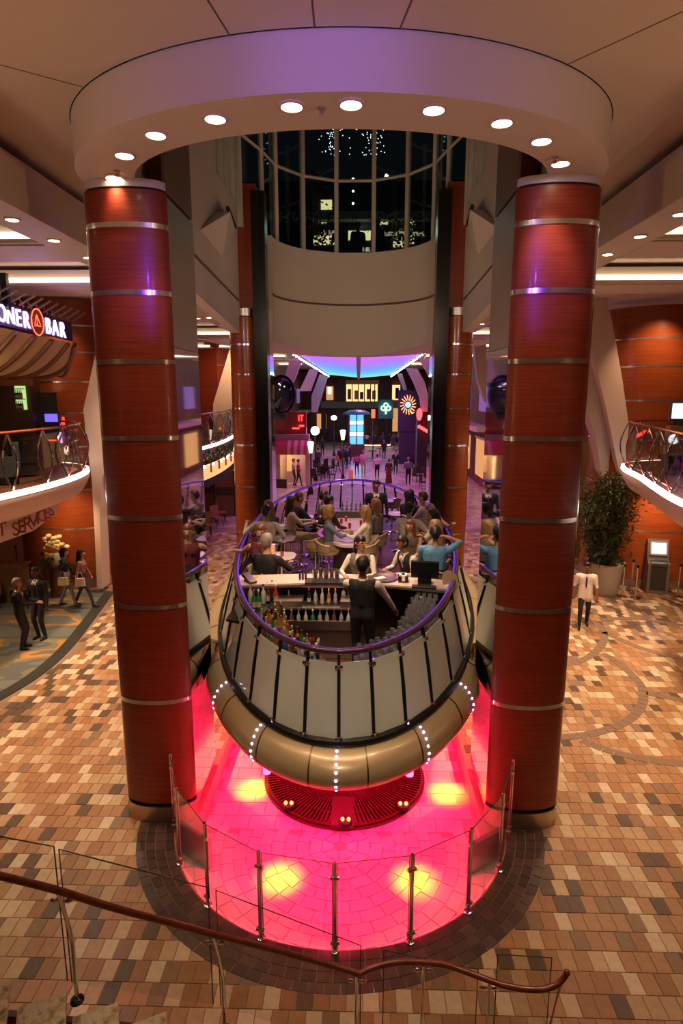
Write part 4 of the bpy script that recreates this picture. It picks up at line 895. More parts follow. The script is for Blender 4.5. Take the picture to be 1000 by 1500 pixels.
# left-hand guests
sit(481, 752, -80, 'blond guest in blue denim jacket on the left of the island', top=DEN, hair='blond', hairlen=1, female=True, handR=(.18, .45, 1.15), handL=(-.1, .4, 1.15), bottom=(.25, .2, .15))
sit(481, 737, -60, 'dark haired guest beyond the denim jacket at the island', top=(.05, .03, .03), hair='black', skin='tan')
sit(473, 729, -70, 'guest in grey top with short hair at the far left of the island', top=(.30, .25, .22), hair='brown', sleeve='short')
sit(426, 738, -75, 'guest in cream sweater with long brown hair on the left side', top=(.58, .47, .36), bottom=(.32, .24, .16), hair='brown', hairlen=2, female=True, handR=(.15, .45, 1.13), handL=(-.12, .45, 1.13))
sit(437, 732, -60, 'guest in black top beyond the cream sweater, hand to chin', top=(.012, .012, .014), hair='brown', handL=(-.04, .22, 1.41), handR=(.2, .4, 1.13))
sit(381, 752, -12, 'guest in white shirt seen from behind at the left rail', top=(.64, .58, .52), hair='black', handL=(-.42, .0, 1.31), handR=(.2, .35, 1.13))
sit(388, 744, 150, 'guest with long fair hair behind the white shirt on the left', top=(.12, .1, .1), hair='blond', hairlen=2, female=True)
sit(380, 782, 175, 'guest in sleeveless maroon top with one arm along the left rail', top=(.12, .01, .02), hair='auburn', hairlen=0, female=True, sleeve='none', handR=(.50, .05, 1.25), handL=(-.1, .36, 1.13))
sit(390, 796, -22, 'guest in black jacket seen from behind at the near left rail', top=(.010, .009, .010), hair='grey', handR=(.22, .42, 1.13), h=1.8)
for px, py, lb in ((416, 771, 'beside the cream sweater guest'), (411, 788, 'between the two left-hand groups'), (409, 814, 'with a napkin beside the black jacket guest'), (622, 789, 'by the blue shirt guest'), (441, 757, 'near the guest in black top'), (586, 752, 'behind the auburn haired guest'), (560, 733, 'near the officer')):
    p = W(px, py, z=FZ + .98); b = 2.0 * math.sqrt(max(.02, 1 - ((p.y - 13.35) / 6.7) ** 2)); x = max(-b + .36, min(b - .36, p.x)); table(x, p.y, 'small square cafe table with rounded corners ' + lb)
    g_ = MB().lathe([(.03, 0), (.034, .1), (.03, .101), (.027, .01)], n=12).build('tumbler', mat('red_drink', (.5, .05, .04), .1) if px % 2 else M_gl); g_.location = (x + .06, p.y - .05, FZ + .98); tag(g_, 'drink glass on the cafe table ' + lb, 'drink')
    nk = MB().box((0, 0, .004), (.14, .12, .008), rz=.4).build('napkin', mat('napkin_white', (.75, .68, .62), .8)); nk.location = (x - .08, p.y + .04, FZ + .98); tag(nk, 'paper napkin on the cafe table ' + lb, 'napkin')
for px, py in ((462, 812), (468, 800), (586, 716)):
    p = W(px, py, z=FZ + .6) if px < 500 else Vector((1.2, 17.4, 0)); stool(p.x, p.y, R(30), 'empty rattan bar chair ' + {462: 'nearest in front of the island', 468: 'beside the dark island base', 586: 'at the far right rail'}[px])

# ================================================================ foreground stair rail
def text_mesh(ch, size, ext, m, font_scale=1.0):
    c = bpy.data.curves.new('t', 'FONT'); c.body = ch; c.size = size; c.extrude = ext; c.align_x = 'CENTER'
    o = bpy.data.objects.new('t', c); COL.objects.link(o); dg = bpy.context.evaluated_depsgraph_get(); me = bpy.data.meshes.new_from_object(o.evaluated_get(dg)); bpy.data.objects.remove(o); bpy.data.curves.remove(c)
    me.materials.clear(); me.materials.append(m); return me
# handrail path: (px, py, depth Y) on the photo, depths from a 0.95 m rail over a stair that reaches the floor near the middle
RP = [(-60, 1270, 3.42), (0, 1283, 3.5), (80, 1303, 3.68), (160, 1328, 3.86), (235, 1348, 4.02), (310, 1368, 4.18), (420, 1396, 4.38), (500, 1419, 4.52), (525, 1427, 4.56)]
RP2 = [(525, 1427, 4.56), (545, 1418, 4.61), (570, 1411, 4.66), (600, 1409, 4.68), (650, 1413, 4.66), (700, 1430, 4.55), (740, 1444, 4.46), (785, 1450, 4.42), (812, 1444, 4.44), (824, 1434, 4.46), (830, 1425, 4.46)]
r1 = [W(x, y, Y=d) for x, y, d in RP]; r2 = [W(x, y, Y=d) for x, y, d in RP2]
def dense(pts, n=6):
    out = []
    for i in range(len(pts) - 1):
        p0 = pts[max(i - 1, 0)]; p1 = pts[i]; p2 = pts[i + 1]; p3 = pts[min(i + 2, len(pts) - 1)]
        for j in range(n):
            t = j / n; out.append(.5 * ((2 * p1) + (p2 - p0) * t + (2 * p0 - 5 * p1 + 4 * p2 - p3) * t * t + (3 * p1 - p0 - 3 * p2 + p3) * t ** 3))
    return out + [pts[-1]]
st = thing('stair_railing', 'curving stair handrail of red wood with clear glass panes in the foreground', 'railing', (r2[0].x, r2[0].y, 0), world_parts=True)
put('handrail', MB().tube(dense(r1), .026, 12).mesh('handrail', M_rail), st); put('handrail', MB().tube(dense(r2), .026, 12).mesh('handrail', M_rail), st)
put('end_cap', MB().sphere(r2[-1], .029, 10).mesh('end_cap', M_rail), st)
def rail_post(top, foot, bend=.05):
    mid = top.lerp(foot, .45) + Vector((bend, 0, 0)); put('post', MB().tube([top, top.lerp(foot, .2) + Vector((bend * .6, 0, 0)), mid, foot], .015, 8).mesh('post', M_chrome), st)
    put('foot', MB().lathe([(.05, 0), (.05, .012), (.02, .03)], (foot.x, foot.y, foot.z), 12).mesh('foot', M_black), st)
    c = top + Vector((0, .03, -.085)); put('clamp', MB().sphere(c - Vector((.05, 0, 0)), .034, 10, sc=(1, .5, .6)).sphere(c + Vector((.05, 0, 0)), .034, 10, sc=(1, .5, .6)).cyl(c - Vector((.05, 0, 0)), c + Vector((.05, 0, 0)), .012, n=6).mesh('clamp', M_chrome), st)
for (px, py, d), (fx, fy) in zip(((85, 1305, 3.69), (312, 1369, 4.18), (522, 1427, 4.56), (620, 1411, 4.67), (717, 1437, 4.51)), ((102, 1455), (325, 1497), (520, 1560), (618, 1550), (722, 1560))):
    tp = W(px, py, Y=d); ft = Vector((tp.x + .06 if px < 400 else tp.x, tp.y, max(0.002, tp.z - .93))); rail_post(tp - Vector((0, 0, .02)), ft, .04 if px < 400 else 0)
tp = W(822, 1436, Y=4.46); put('post', MB().tube([tp, tp + Vector((-.12, -.1, -.45)), Vector((tp.x - .2, tp.y - .15, .002))], .016, 8).mesh('post', M_chrome), st)
up = Vector((0, 0, 1))
for a, c in (((-60, 1214), (79, 1240)), ((86, 1244), (304, 1300)), ((316, 1304), (528, 1385)), ((562, 1392), (700, 1420)), ((729, 1398), (808, 1403))):
    pts = []
    for k in range(5):
        px = a[0] + (c[0] - a[0]) * k / 4; py = a[1] + (c[1] - a[1]) * k / 4
        if px < 525: d = np.interp(px, [q[0] for q in RP], [q[2] for q in RP]) + .05
        else: d = np.interp(px, [q[0] for q in RP2], [q[2] for q in RP2]) + .12
        pts.append(W(px, py, Y=float(d)))
    lo = [Vector((p.x, p.y, max(.04, p.z - 1.12))) for p in pts]
    put('glass_pane', MB().slab(lo, pts, .01).mesh('glass_pane', M_glass, smooth=False), st)
    put('pane_edge', MB().tube([lo[0]] + pts + [lo[-1]], .005, 5).mesh('pane_edge', M_glassedge), st)
# granite stair treads going down beside the rail
M_gran = nz(mat('granite', (.3, .22, .12), .25), 14, [(.14, .10, .06), (.50, .36, .14), (.70, .60, .42), (.30, .20, .12)], detail=8, lo=.3, hi=.7)
stair = struct(MB().tube([(r1[0].x - .1, r1[0].y + .02, r1[0].z - 1.25), (r1[-1].x, r1[-1].y + .02, .02)], .05, 6, flat=2.2).build('stair', mat('stringer', (.12, .07, .05), .4, .3)), 'granite stair descending along the foreground handrail', 'stairs')
for k in range(9):
    f_ = (k + .2) / 8.6; p = r1[0].lerp(r1[-1], f_); z = max(.04, p.z - .90); dirv = (r1[-1] - r1[0]); an = math.atan2(dirv.y, dirv.x)
    q = Vector((p.x, p.y, z)) + Matrix.Rotation(an, 3, 'Z') @ Vector((0, -.85, 0))
    put('tread', MB().box((0, 0, 0), (.31, 1.6, .05)).mesh('tread', M_gran, smooth=False), stair, tuple(q), an)

# ================================================================ side galleries (deck above) and their fronts
M_under = mat('gallery_white', (.72, .58, .52), .4)
M_dkfloor = nz(mat('gallery_floor', (.10, .03, .02), .4), 4, [(.06, .02, .012), (.14, .05, .03)])
def gallery(path, name, label, z=4.0, back=-11.9):
    """path: outer edge polyline (x, y); the gallery floor lies between it and x = back"""
    s_ = 1 if back < 0 else -1
    o = thing(name, None, None, (back, path[0][1], z), world_parts=True); struct(o, label, 'gallery')
    pv = smooth_path(path, .25); nrm = []
    for i in range(len(pv)):
        t = pv[min(i + 1, len(pv) - 1)] - pv[max(i - 1, 0)]; n_ = Vector((t.y, -t.x, 0)).normalized() * s_; nrm.append(n_)
    row = lambda off, zz: [(p.x + n_.x * off, p.y + n_.y * off, zz) for p, n_ in zip(pv, nrm)]
    put('edge_light', MB().strip([row(-.02, z + .02), row(.05, z - .0), row(.06, z - .09), row(.0, z - .10)]).mesh('edge_light', M_edge), o)
    put('fascia', MB().strip([row(.055, z - .09), row(.045, z - .2), row(-.03, z - .38), row(-.15, z - .56), row(-.45, z - .68), row(-1.2, z - .72)]).mesh('fascia', M_under, ang=1.0), o)
    ends = [(back, pv[-1].y), (back, pv[0].y)]
    put('floor_slab', MB().prism([(p.x - n_.x * .02, p.y - n_.y * .02) for p, n_ in zip(pv, nrm)] + ends, z - .05, z + .012).mesh('floor_slab', M_dkfloor), o)
    put('soffit_slab', MB().prism([(p.x - n_.x * 1.2, p.y - n_.y * 1.2) for p, n_ in zip(pv, nrm)] + ends, z - .76, z - .70).mesh('soffit_slab', M_under), o)
    return o, pv, nrm
GL, pvL, nL = gallery([(-7.6, 4.5), (-7.2, 8.0), (-6.95, 11.0), (-6.68, 13.0), (-6.68, 14.6), (-6.95, 16.0), (-7.5, 17.0), (-8.6, 17.6), (-11.5, 17.8)], 'gallery_left', 'left upper gallery with white curved front and glowing edge')
GR, pvR, nR = gallery([(6.05, 4.5), (6.1, 8.0), (6.3, 11.4), (6.75, 13.6), (7.1, 15.0), (7.45, 16.8), (8.0, 18.0), (9.2, 18.6), (11.5, 18.8)], 'gallery_right', 'right upper gallery with white curved front and glowing edge', back=11.9)
def loop_mesh(h=1.15, w=.34):
    n = 14; a = [(.5 * w * math.sin(PI * i / n), 0, .02 + h * i / n) for i in range(n + 1)]; c = [(-x, y, z) for x, y, z in a]; return MB().tube(a, .02, 6).tube(c, .02, 6).mesh('loop', M_chrome)
LOOP = loop_mesh()
def balustrade(pv, nrm, sel, label, z=4.0):
    o = thing('gallery_railing', label, 'railing', (pv[0].x, pv[0].y, z), world_parts=True); ins = .1
    put('top_rail', MB().tube([(p.x - n_.x * ins, p.y - n_.y * ins, z + 1.2) for p, n_ in zip(pv, nrm)], .03, 8).mesh('top_rail', M_rail), o)
    for i in range(0, len(pv) - 4, 4):
        a, c = pv[i] - nrm[i] * ins, pv[i + 4] - nrm[i + 4] * ins
        put('glass_pane', MB().slab([a + up * (z + .06), c + up * (z + .06)], [a + up * (z + 1.1), c + up * (z + 1.1)], .01).mesh('glass_pane', M_glass, smooth=False), o)
        l_ = put('loop', LOOP, o, (0, 0, 0)); l_.location = a + nrm[i] * .05 + up * z - Vector(o['_o']); l_.rotation_euler.z = math.atan2(nrm[i].y, nrm[i].x)
    return o
balustrade(pvL, nL, None, 'left gallery railing of glass with leaf shaped chrome loops'); balustrade(pvR, nR, None, 'right gallery railing of glass with leaf shaped chrome loops')

# ---------------------------------------------------------------- curved wood walls
def wood_wall(name, path, zs, label, th=.05, wood=None):
    o = thing(name, None, None, (path[0][0], path[0][1], 0), world_parts=True); struct(o, label, 'wall')
    cladding(o, path, zs, wood or M_wood2, M_band, th=th, bt=th + .006, bh=.05)
    put('skirting', MB().slab([(x, y, 0) for x, y in path], [(x, y, zs[-1]) for x, y in path], th * .8).mesh('skirting', M_skirt), o)
    return o
def carc(cx, cy, r, a0, a1, n=16): return [(cx + r * math.sin(R(a0 + (a1 - a0) * i / n)), cy - r * math.cos(R(a0 + (a1 - a0) * i / n))) for i in range(n + 1)]
wood_wall('wall_drum_left', carc(-8.9, 20.0, 1.9, -95, 95), [8.65, 7.9, 7.15, 6.3, 5.4, 4.4, 3.1, 1.9, .3], 'left curved cherry wood drum wall behind the gallery')
wood_wall('wall_drum_right', [(7.85, 20.6)] + carc(9.6, 20.4, 1.75, -90, 0, 12) + [(11.9, 18.6)], [8.5, 7.55, 6.75, 5.75, 4.6, 3.2, 1.8, .25], 'right orange cherry wood wall behind the gallery and kiosks')
wood_wall('wall_mid_left', [(-11.9, 34), (-7.2, 33), (-6.1, 33.6)], [8.6, 7.4, 6.3, 5.0, 3.6, 2.0, .3], 'wood wall far behind the left front column', wood=M_wood)
light('added_wall_wash', 'SPOT', (-6.0, 29.5, 8.2), 420, WARM2, (-7.0, 33, 5.5), .1, 90, .9)  # unseen spot added to light up the dark wood wall
light('drum_wash', 'SPOT', (-8.3, 17.3, 8.3), 110, WARM2, (-8.4, 18.6, 6.0), .1, 70, .9); light('drum_wash', 'SPOT', (8.7, 17.6, 8.35), 260, WARM2, (8.9, 19.3, 6.0), .1, 80, .9)
light('desk_wash', 'SPOT', (-8.3, 16.6, 3.1), 160, WARM2, (-8.3, 18.4, 1.6), .1, 90, .9); light('desk_wash', 'SPOT', (9.0, 17.4, 3.1), 220, WARM2, (9.1, 18.8, 1.6), .1, 100, .9)
light('guest_desk_light', 'SPOT', (-8.8, 13.5, 3.1), 240, WARM, (-8.8, 13.8, 0), .2, 120, .9); light('guest_desk_light', 'SPOT', (9.0, 14.5, 3.1), 300, WARM, (8.6, 15.5, 0), .2, 120, .9)
# textured stone panel right, behind the gallery
o = MB().box((10.6, 18.35, 7.6), (1.5, .1, 1.7)).build('stone_panel', nz(mat('ribbed_stone', (.3, .2, .12), .8), 5, [(.12, .08, .05), (.42, .3, .2)], mp=(.6, 1, 5), bump=.8)); tag(o, 'rough ribbed stone panel beside the right wood wall', 'wall panel')

# ---------------------------------------------------------------- white struts
def strut(name, outline, Y, depth, label):
    """outline traced in pixels on a plane at depth Y (where the strut's foot meets the floor)"""
    P_ = [W(x, y, Y=Y) for x, y in outline]; o = MB().prism([(p.x, p.z) for p in P_], Y, Y + depth, axis='Y').build(name, M_under, smooth=False); tag(o, label, 'strut'); return o
strut('ceiling_strut', [(118, 352), (165, 352), (158, 460), (160, 560), (166, 660), (150, 700), (146, 760), (150, 862), (142, 862), (138, 770), (134, 700), (126, 640), (122, 600), (134, 545), (150, 470)], 17.7, .6, 'white tapered strut behind the left front column')
strut('ceiling_strut', [(852, 380), (876, 392), (896, 470), (912, 560), (926, 660), (934, 740), (936, 830), (925, 832), (918, 760), (906, 690), (888, 600), (868, 520), (850, 470)], 19.05, .3, 'white curved strut right of the right front column, broad front piece')
strut('ceiling_strut', [(850, 455), (868, 510), (888, 590), (902, 660), (912, 740), (918, 830), (900, 832), (893, 730), (880, 690), (872, 640), (858, 600), (850, 590)], 19.45, .5, 'white side leg of the curved strut behind the tall plant')
# mid struts seen between front and rear columns
strut('ceiling_strut', [(346, 505), (336, 512), (312, 592), (312, 640), (330, 700), (346, 700)], 31.5, .5, 'white strut between the left front and rear columns')
strut('ceiling_strut', [(690, 470), (712, 470), (712, 590), (700, 560)], 27.5, .5, 'white strut beside the right rear column')

# ---------------------------------------------------------------- left: desk sign, bar sign, bar front
M_neon = em('neon_white_violet', (.80, .66, 1.0), 5.0); M_neonv = em('neon_violet_edge', (.32, .16, 1.0), 1.6)
sg = thing('bar_sign', 'neon bar sign with white violet letters and round ship emblem on the left gallery', 'sign', W(20, 470, Y=12.6), world_parts=True)
A = W(-150, 415, Y=10.2); B = W(104, 486, Y=14.6)
def along(px):   # point on the sign's line under this pixel column
    lo, hi = 0., 1.
    for _ in range(40):
        m_ = (lo + hi) / 2; q = A.lerp(B, m_); v = _M.transposed() @ (q - CAM)
        if 500 + F * v.x / -v.z < px: lo = m_
        else: hi = m_
    return A.lerp(B, lo)
dv = (B - A); an = math.atan2(dv.y, dv.x)
put('board', MB().slab([A - up * .28 + Vector((-.05, .06, 0)), B - up * .20 + Vector((0, .06, 0))], [A + up * .22 + Vector((-.05, .06, 0)), B + up * .2 + Vector((0, .06, 0))], -.06).mesh('board', mat('sign_dark', (.03, .012, .03), .5), smooth=False), sg)
LET = [('S', -118), ('C', -93), ('H', -66), ('O', -34), ('O', 2), ('N', 15), ('E', 27), ('R', 38.5), ('B', 70.5), ('A', 81), ('R', 91.5)]
for ch, px in LET:
    p = along(px); sz = .47
    me = text_mesh(ch, sz, .012, M_neon); o = put('letter', me, sg, (0, 0, 0)); o.scale.x = .68; o.location = p - up * .17 - Vector(sg['_o']); o.rotation_euler = (R(90), 0, an)
    me = text_mesh(ch, sz * 1.07, .006, M_neonv); o = put('letter_glow', me, sg, (0, 0, 0)); o.scale.x = .72; o.location = p - up * .187 - Vector(sg['_o']) + Vector((0, .025, 0)); o.rotation_euler = (R(90), 0, an)
p = along(54.5); em_ = put('emblem', MB().cyl((0, -.03, 0), (0, .03, 0), .27, n=28).mesh('emblem', mat('emblem_red', (.25, .05, .03), .5)), sg, (0, 0, 0)); em_.location = p - Vector(sg['_o']) - Vector((0, .05, 0)); em_.rotation_euler.z = an; em_.scale.x = .7
o = put('emblem_ring', MB().tube([(.27 * math.cos(t), -.04, .27 * math.sin(t)) for t in ts[::4]], .014, 6, closed=True).tube([(-.15, -.04, -.08), (.15, -.04, -.08)], .01, 5).tube([(-.02, -.04, -.08), (-.02, -.04, .15), (.12, -.04, -.05)], .01, 5).tube([(-.05, -.04, .12), (-.13, -.04, -.05), (-.05, -.04, -.05)], .01, 5).mesh('emblem_ring', em('neon_orange', (1, .16, .05), 2.0)), sg, (0, 0, 0)); o.location = em_.location; o.rotation_euler.z = an; o.scale.x = .7
light('sign_glow', 'POINT', along(40) + Vector((.5, -.4, 0)), 14, (.5, .3, 1), size=.2)
# slatted truss above the sign and sail canopy below it
tr_ = thing('sign_truss', 'black bracket and woven lattice above the neon bar sign', 'bracket', along(40) + up * .3, world_parts=True)
for k in range(26):
    a = A.lerp(B, .3 + .7 * k / 25) + up * .24 + Vector((0, .1, 0)); put('lattice_slat', MB().tube([a, a + Vector((.22 if k % 2 else -.22, .25, .22))], .022, 5).mesh('lattice_slat', mat('lattice', (.22, .15, .08), .7)), tr_)
put('bracket', MB().box(tuple(along(9) + up * .42 + Vector((0, .05, 0))), (.13, .1, .7)).mesh('bracket', M_black), tr_)
cn = thing('sail_canopy', 'cream sail canopy with curved brown ribs under the neon sign', 'canopy', W(40, 540, Y=14), world_parts=True)
M_sail = mat('sail_cloth', (.60, .46, .30), .8)
T0 = A.lerp(B, .25) - up * .32 + Vector((0, .12, 0)); T1 = B - up * .26 + Vector((0, .12, 0)); L0 = W(-130, 552, Y=16.6); L1 = W(84, 549, Y=17.0)
def sail_pt(u, v): return T0.lerp(T1, u).lerp(L0.lerp(L1, u), v) - up * (.42 * math.sin(PI * v) * (1 - .3 * u)) + Vector((0, 0, .0))
put('sail', MB().strip([[sail_pt(i_ / 16, j_ / 10) for i_ in range(17)] for j_ in range(11)]).mesh('sail', M_sail), cn)
for k in range(5):
    u0 = .42 + k * .17; put('rib', MB().tube([sail_pt(max(0, min(1, u0 - .36 * v / 10)), v / 10) - up * .035 for v in range(11)], .055, 6).mesh('rib', mat('rib_brown', (.16, .05, .02), .5)), cn)
put('hem', MB().tube([sail_pt(1, v / 10) for v in range(11)], .05, 6).mesh('hem', mat('rib_brown', (.16, .05, .02), .5)), cn)
light('canopy_light', 'POINT', (-9.0, 13.0, 5.7), 75, WARM2, size=.3)  # unseen point placed under the sail to brighten its cloth
# the bar behind: back bar with lit shelves
bb_ = thing('back_bar', 'dark back bar with green lit bottle shelves on the left gallery', 'back bar', (-10.6, 17.2, 4.0), world_parts=True)
put('cabinet', MB().box((-10.3, 17.3, 5.2), (3.0, .5, 2.4)).mesh('cabinet', mat('bar_brown', (.05, .02, .01), .5)), bb_)
put('header', MB().box((-10.2, 16.95, 6.35), (2.9, .3, .35)).mesh('header', mat('header_brown', (.25, .10, .03), .4)), bb_)
a = W(20, 554, Y=17.0); c = W(39, 600, Y=17.0); put('lit_shelf', MB().box(((a.x + c.x) / 2, 17.02, (a.z + c.z) / 2), (c.x - a.x, .06, a.z - c.z)).mesh('lit_shelf', em('green_panel', (.55, .85, .30), .9)), bb_)
for zz in (.33, .66): put('shelf', MB().box(((a.x + c.x) / 2, 16.93, c.z + (a.z - c.z) * zz), (c.x - a.x, .14, .02)).mesh('shelf', M_dark), bb_)
for i in range(4):
    for k, zz in enumerate((0., .33)): bottle(['amber', 'green', 'dark', 'gold'][(i + k) % 4], (i + k) % 5, (a.x + .06 + i * (c.x - a.x - .1) / 3.6, 16.93, c.z + (a.z - c.z) * zz + (.012 if k else .0)), 'small %s bottle on the %s green lit shelf' % (DESC[['amber', 'green', 'dark', 'gold'][(i + k) % 4]], 'upper' if k else 'lower'), 'bottles on the green lit shelves', .8)
person((-10.0, 15.6, 4.012), R(200), 'guest in blue grey shirt sitting at the left gallery bar', seat=.7, top=(.12, .13, .2), hair='auburn', vox=.022)
o = MB().box((-10.3, 15.2, 4.5), (2.4, .5, .98)).build('gallery_counter', mat('bar_brown', (.05, .02, .01), .5)); tag(o, 'dark wood bar counter on the left gallery', 'counter')
for i, (x, y) in enumerate(((-8.5, 13.4), (-7.9, 14.6), (-8.3, 15.7), (-7.6, 13.3))):
    t = thing('lounge_chair', 'black lounge chair behind the left gallery railing, %s' % ('near the counter', 'second from the strut', 'closest to the wood drum', 'closest to the railing')[i], 'chair', (x, y, 4.012), R(40 * i), 'black lounge chairs')
    put('seat', MB().box((0, 0, .25), (.62, .6, .42)).mesh('seat', M_mblack), t); put('backrest', MB().box((0, -.28, .62), (.64, .14, .56)).mesh('backrest', M_mblack), t)
    for s in (-1, 1): put('armrest', MB().box((s * .33, 0, .4), (.1, .6, .44)).mesh('armrest', M_mblack), t)
# red and violet light accents of the bar lounge
for i, (px, py, w_, h_, cl) in enumerate(((70, 645, .5, .04, (1, .05, .03)), (93, 620, .06, .35, (1, .05, .03)), (89, 641, .05, .3, (.45, .3, 1)), (75, 612, .35, .22, (.12, .08, .6)), (50, 657, .3, .05, (1, .75, .5)))):
    p = W(px, py, Y=17.37); o = MB().box(tuple(p), (w_, .04, h_)).build('neon_strip', em('accent_%d' % i, cl, 2.0)); tag(o, ['red horizontal neon strip', 'red upright neon strip', 'violet upright neon tube', 'dim blue screen', 'small warm strip lamp'][i] + ' inside the left gallery lounge', 'neon')
o = MB().box((-9.15, 17.45, 5.0), (1.7, .06, 2.0)).build('lounge_partition', M_mblack); tag(o, 'black partition behind the lounge chairs', 'partition')
# guest desk sign under the gallery
dsn = thing('desk_sign', 'serif letters on the curved white panel under the left gallery', 'sign', W(40, 765, Y=14.4), world_parts=True)
M_let = mat('letter_plum', (.30, .10, .09), .25, .6)
a = W(-60, 800, Y=11.9); c = W(84, 744, Y=15.9)
put('panel', MB().slab([a - up * .24 + Vector((0, .05, 0)), W(40, 765, Y=14.3) - up * .22 + Vector((.1, .05, 0)), c - up * .12 + Vector((0, .05, 0))], [a + up * .42 + Vector((0, .05, 0)), W(40, 765, Y=14.3) + up * .4 + Vector((.1, .05, 0)), c + up * .42 + Vector((0, .05, 0))], -.05).mesh('panel', M_under), dsn)
for ch, px, py, Y_ in (('G', -92, 800, 11.4), ('U', -75, 795, 11.8), ('E', -58, 790, 12.2), ('S', -40, 786, 12.5), ('T', 4, 781, 13.0), ('S', 24, 781, 13.6), ('E', 32.5, 777, 13.9), ('R', 41, 773, 14.2), ('V', 49.5, 769, 14.5), ('I', 56, 765, 14.8), ('C', 62, 761, 15.0), ('E', 68.5, 757, 15.3), ('S', 75, 753, 15.6)):
    p = W(px, py, Y=Y_); me = text_mesh(ch, .44 if ch != 'T' else .44, .03, M_let); o = put('letter', me, dsn, (0, 0, 0)); o.location = p - Vector(dsn['_o']) + Vector((.12, -.22, 0)); o.rotation_euler = (R(90), 0, R(36)); o.scale = (.8, 1, 1)
# desk, chairs, stanchions, flowers
dk = thing('guest_desk', 'beige service desk under the left gallery', 'desk', (-10.4, 17.0, 0), world_parts=True)
put('body', MB().box((-10.5, 17.2, .5), (1.8, .6, 1.0)).mesh('body', mat('desk_beige', (.22, .15, .08), .6)), dk); put('desk_top', MB().box((-10.5, 17.2, 1.02), (1.9, .7, .05)).mesh('desk_top', mat('desk_top', (.3, .2, .11), .4)), dk)
def simple_chair(name, loc, yaw, label, m, group, s=1.0):
    key = ('chair', m.name)
    if key not in PROT:
        PROT[key] = [('seat', MB().box((0, 0, .44), (.46, .44, .07)).mesh('seat', m)), ('backrest', MB().box((0, -.21, .72), (.46, .05, .5)).mesh('backrest', m))] + [('leg', MB().cyl((sx * .19, sy * .18, 0), (sx * .19, sy * .18, .41), .018, n=6).mesh('leg', M_mblack)) for sx in (-1, 1) for sy in (-1, 1)]
    t = thing(name, label, 'chair', loc, yaw, group)
    for nm, me in PROT[key]: put(nm, me, t, (0, 0, 0))
M_tanlea = mat('tan_leather', (.30, .15, .06), .5)
for i, (px, py) in enumerate(((50, 838), (62, 826), (44, 800))):
    p = Vector(((-10.1, 16.2, 0), (-9.6, 16.9, 0), (-11.1, 16.5, 0))[i]); simple_chair('desk_chair', (p.x, p.y, .008), R(150 + 40 * i), 'tan desk chair under the desk sign, %s' % ('front one', 'beside the flower vase', 'rear one')[i], M_tanlea, 'tan desk chairs')
def stanchion(p, label, z=.0, h=.98):
    t = thing('stanchion', label, 'stanchion', (p.x, p.y, z), 0, 'queue stanchions'); put('pole', MB().cyl((0, 0, .03), (0, 0, h), .025, n=10).mesh('pole', M_chrome), t); put('foot', MB().lathe([(.16, 0), (.16, .015), (.04, .04)], n=18).mesh('foot', M_chrome), t); put('cap', MB().lathe([(.035, h - .05), (.04, h), (.02, h + .03)], n=12).mesh('cap', M_black), t)
stanchion(W(27, 842, z=0), 'chrome queue post with rope beside the beige desk', .008)
fv = W(88, 872, z=0); vs_ = thing('flower_vase', 'tall vase with a large bouquet of cream flowers in front of the left wood wall', 'flower vase', (fv.x, 17.35, .008))
put('pedestal', MB().lathe([(.25, 0), (.2, .03), (.16, .9), (.2, .95)], n=16).mesh('pedestal', mat('pedestal', (.08, .03, .02), .4)), vs_)
put('vase', MB().lathe([(.1, .95), (.17, 1.1), (.14, 1.3), (.12, 1.35)], n=16).mesh('vase', mat('vase_white', (.5, .45, .38), .3)), vs_)
M_fl = mat('cream_petal', (.80, .72, .38), .7); M_lf = mat('leaf_green', (.06, .12, .025), .6)
for i in range(34):
    a = rng.uniform(0, 2 * PI); r_ = rng.uniform(.05, .42); z = 1.45 + rng.uniform(0, .5) - r_ * .35; put('flower', MB().sphere((r_ * math.cos(a), r_ * math.sin(a), z), rng.uniform(.05, .095), 8, sc=(1, 1, .75)).mesh('flower', M_fl), vs_)
for i in range(30):
    a = rng.uniform(PI * .6, PI * 1.5) if i % 2 else rng.uniform(0, 6.28); r_ = rng.uniform(.2, .55); z = 1.35 - r_ * rng.uniform(0, .9); q = Vector((r_ * math.cos(a), r_ * math.sin(a), z)); put('leaf', MB().add([q, q + Vector((.05, .02, -.05)), q + Vector((.02, .05, -.17)), q + Vector((-.05, 0, -.06))], [(0, 1, 2, 3)]).mesh('leaf', M_lf), vs_)
# people on the left floor
def stand(px, py, face, label, z=.0, **k):
    p = W(px, py, z=z); return person((p.x, p.y, z), R(face), label, **k)
stand(34, 950, -78, 'officer in black uniform with white collar talking, left of the pair', z=.008, skin='tan', hair='grey', top=(.010, .010, .013), shirt=(.6, .55, .5), handR=(.1, .4, 1.15), handL=(-.15, .38, 1.12), h=1.72, vox=.014)
stand(62, 935, 165, 'officer in black uniform with tie listening, right of the pair', z=.008, skin='dark', hair='black', top=(.010, .010, .013), shirt=(.6, .55, .5), tie=(.02, .02, .03), h=1.82, vox=.014)
stand(100, 888, -82, 'guest in black top and pale jeans walking past the flowers', z=.008, skin='fair', hair='black', hairlen=1, top=(.012, .012, .014), bottom=(.25, .25, .27), stride=.24, h=1.68, female=True, vox=.015, bag=(.6, .5, .25))
stand(124, 889, -80, 'guest in mauve top and dark jeans walking with a pale bag', z=.008, skin='fair', hair='black', hairlen=2, top=(.30, .16, .14), bottom=(.03, .03, .05), stride=.28, h=1.66, female=True, vox=.015, bag=(.6, .42, .36))

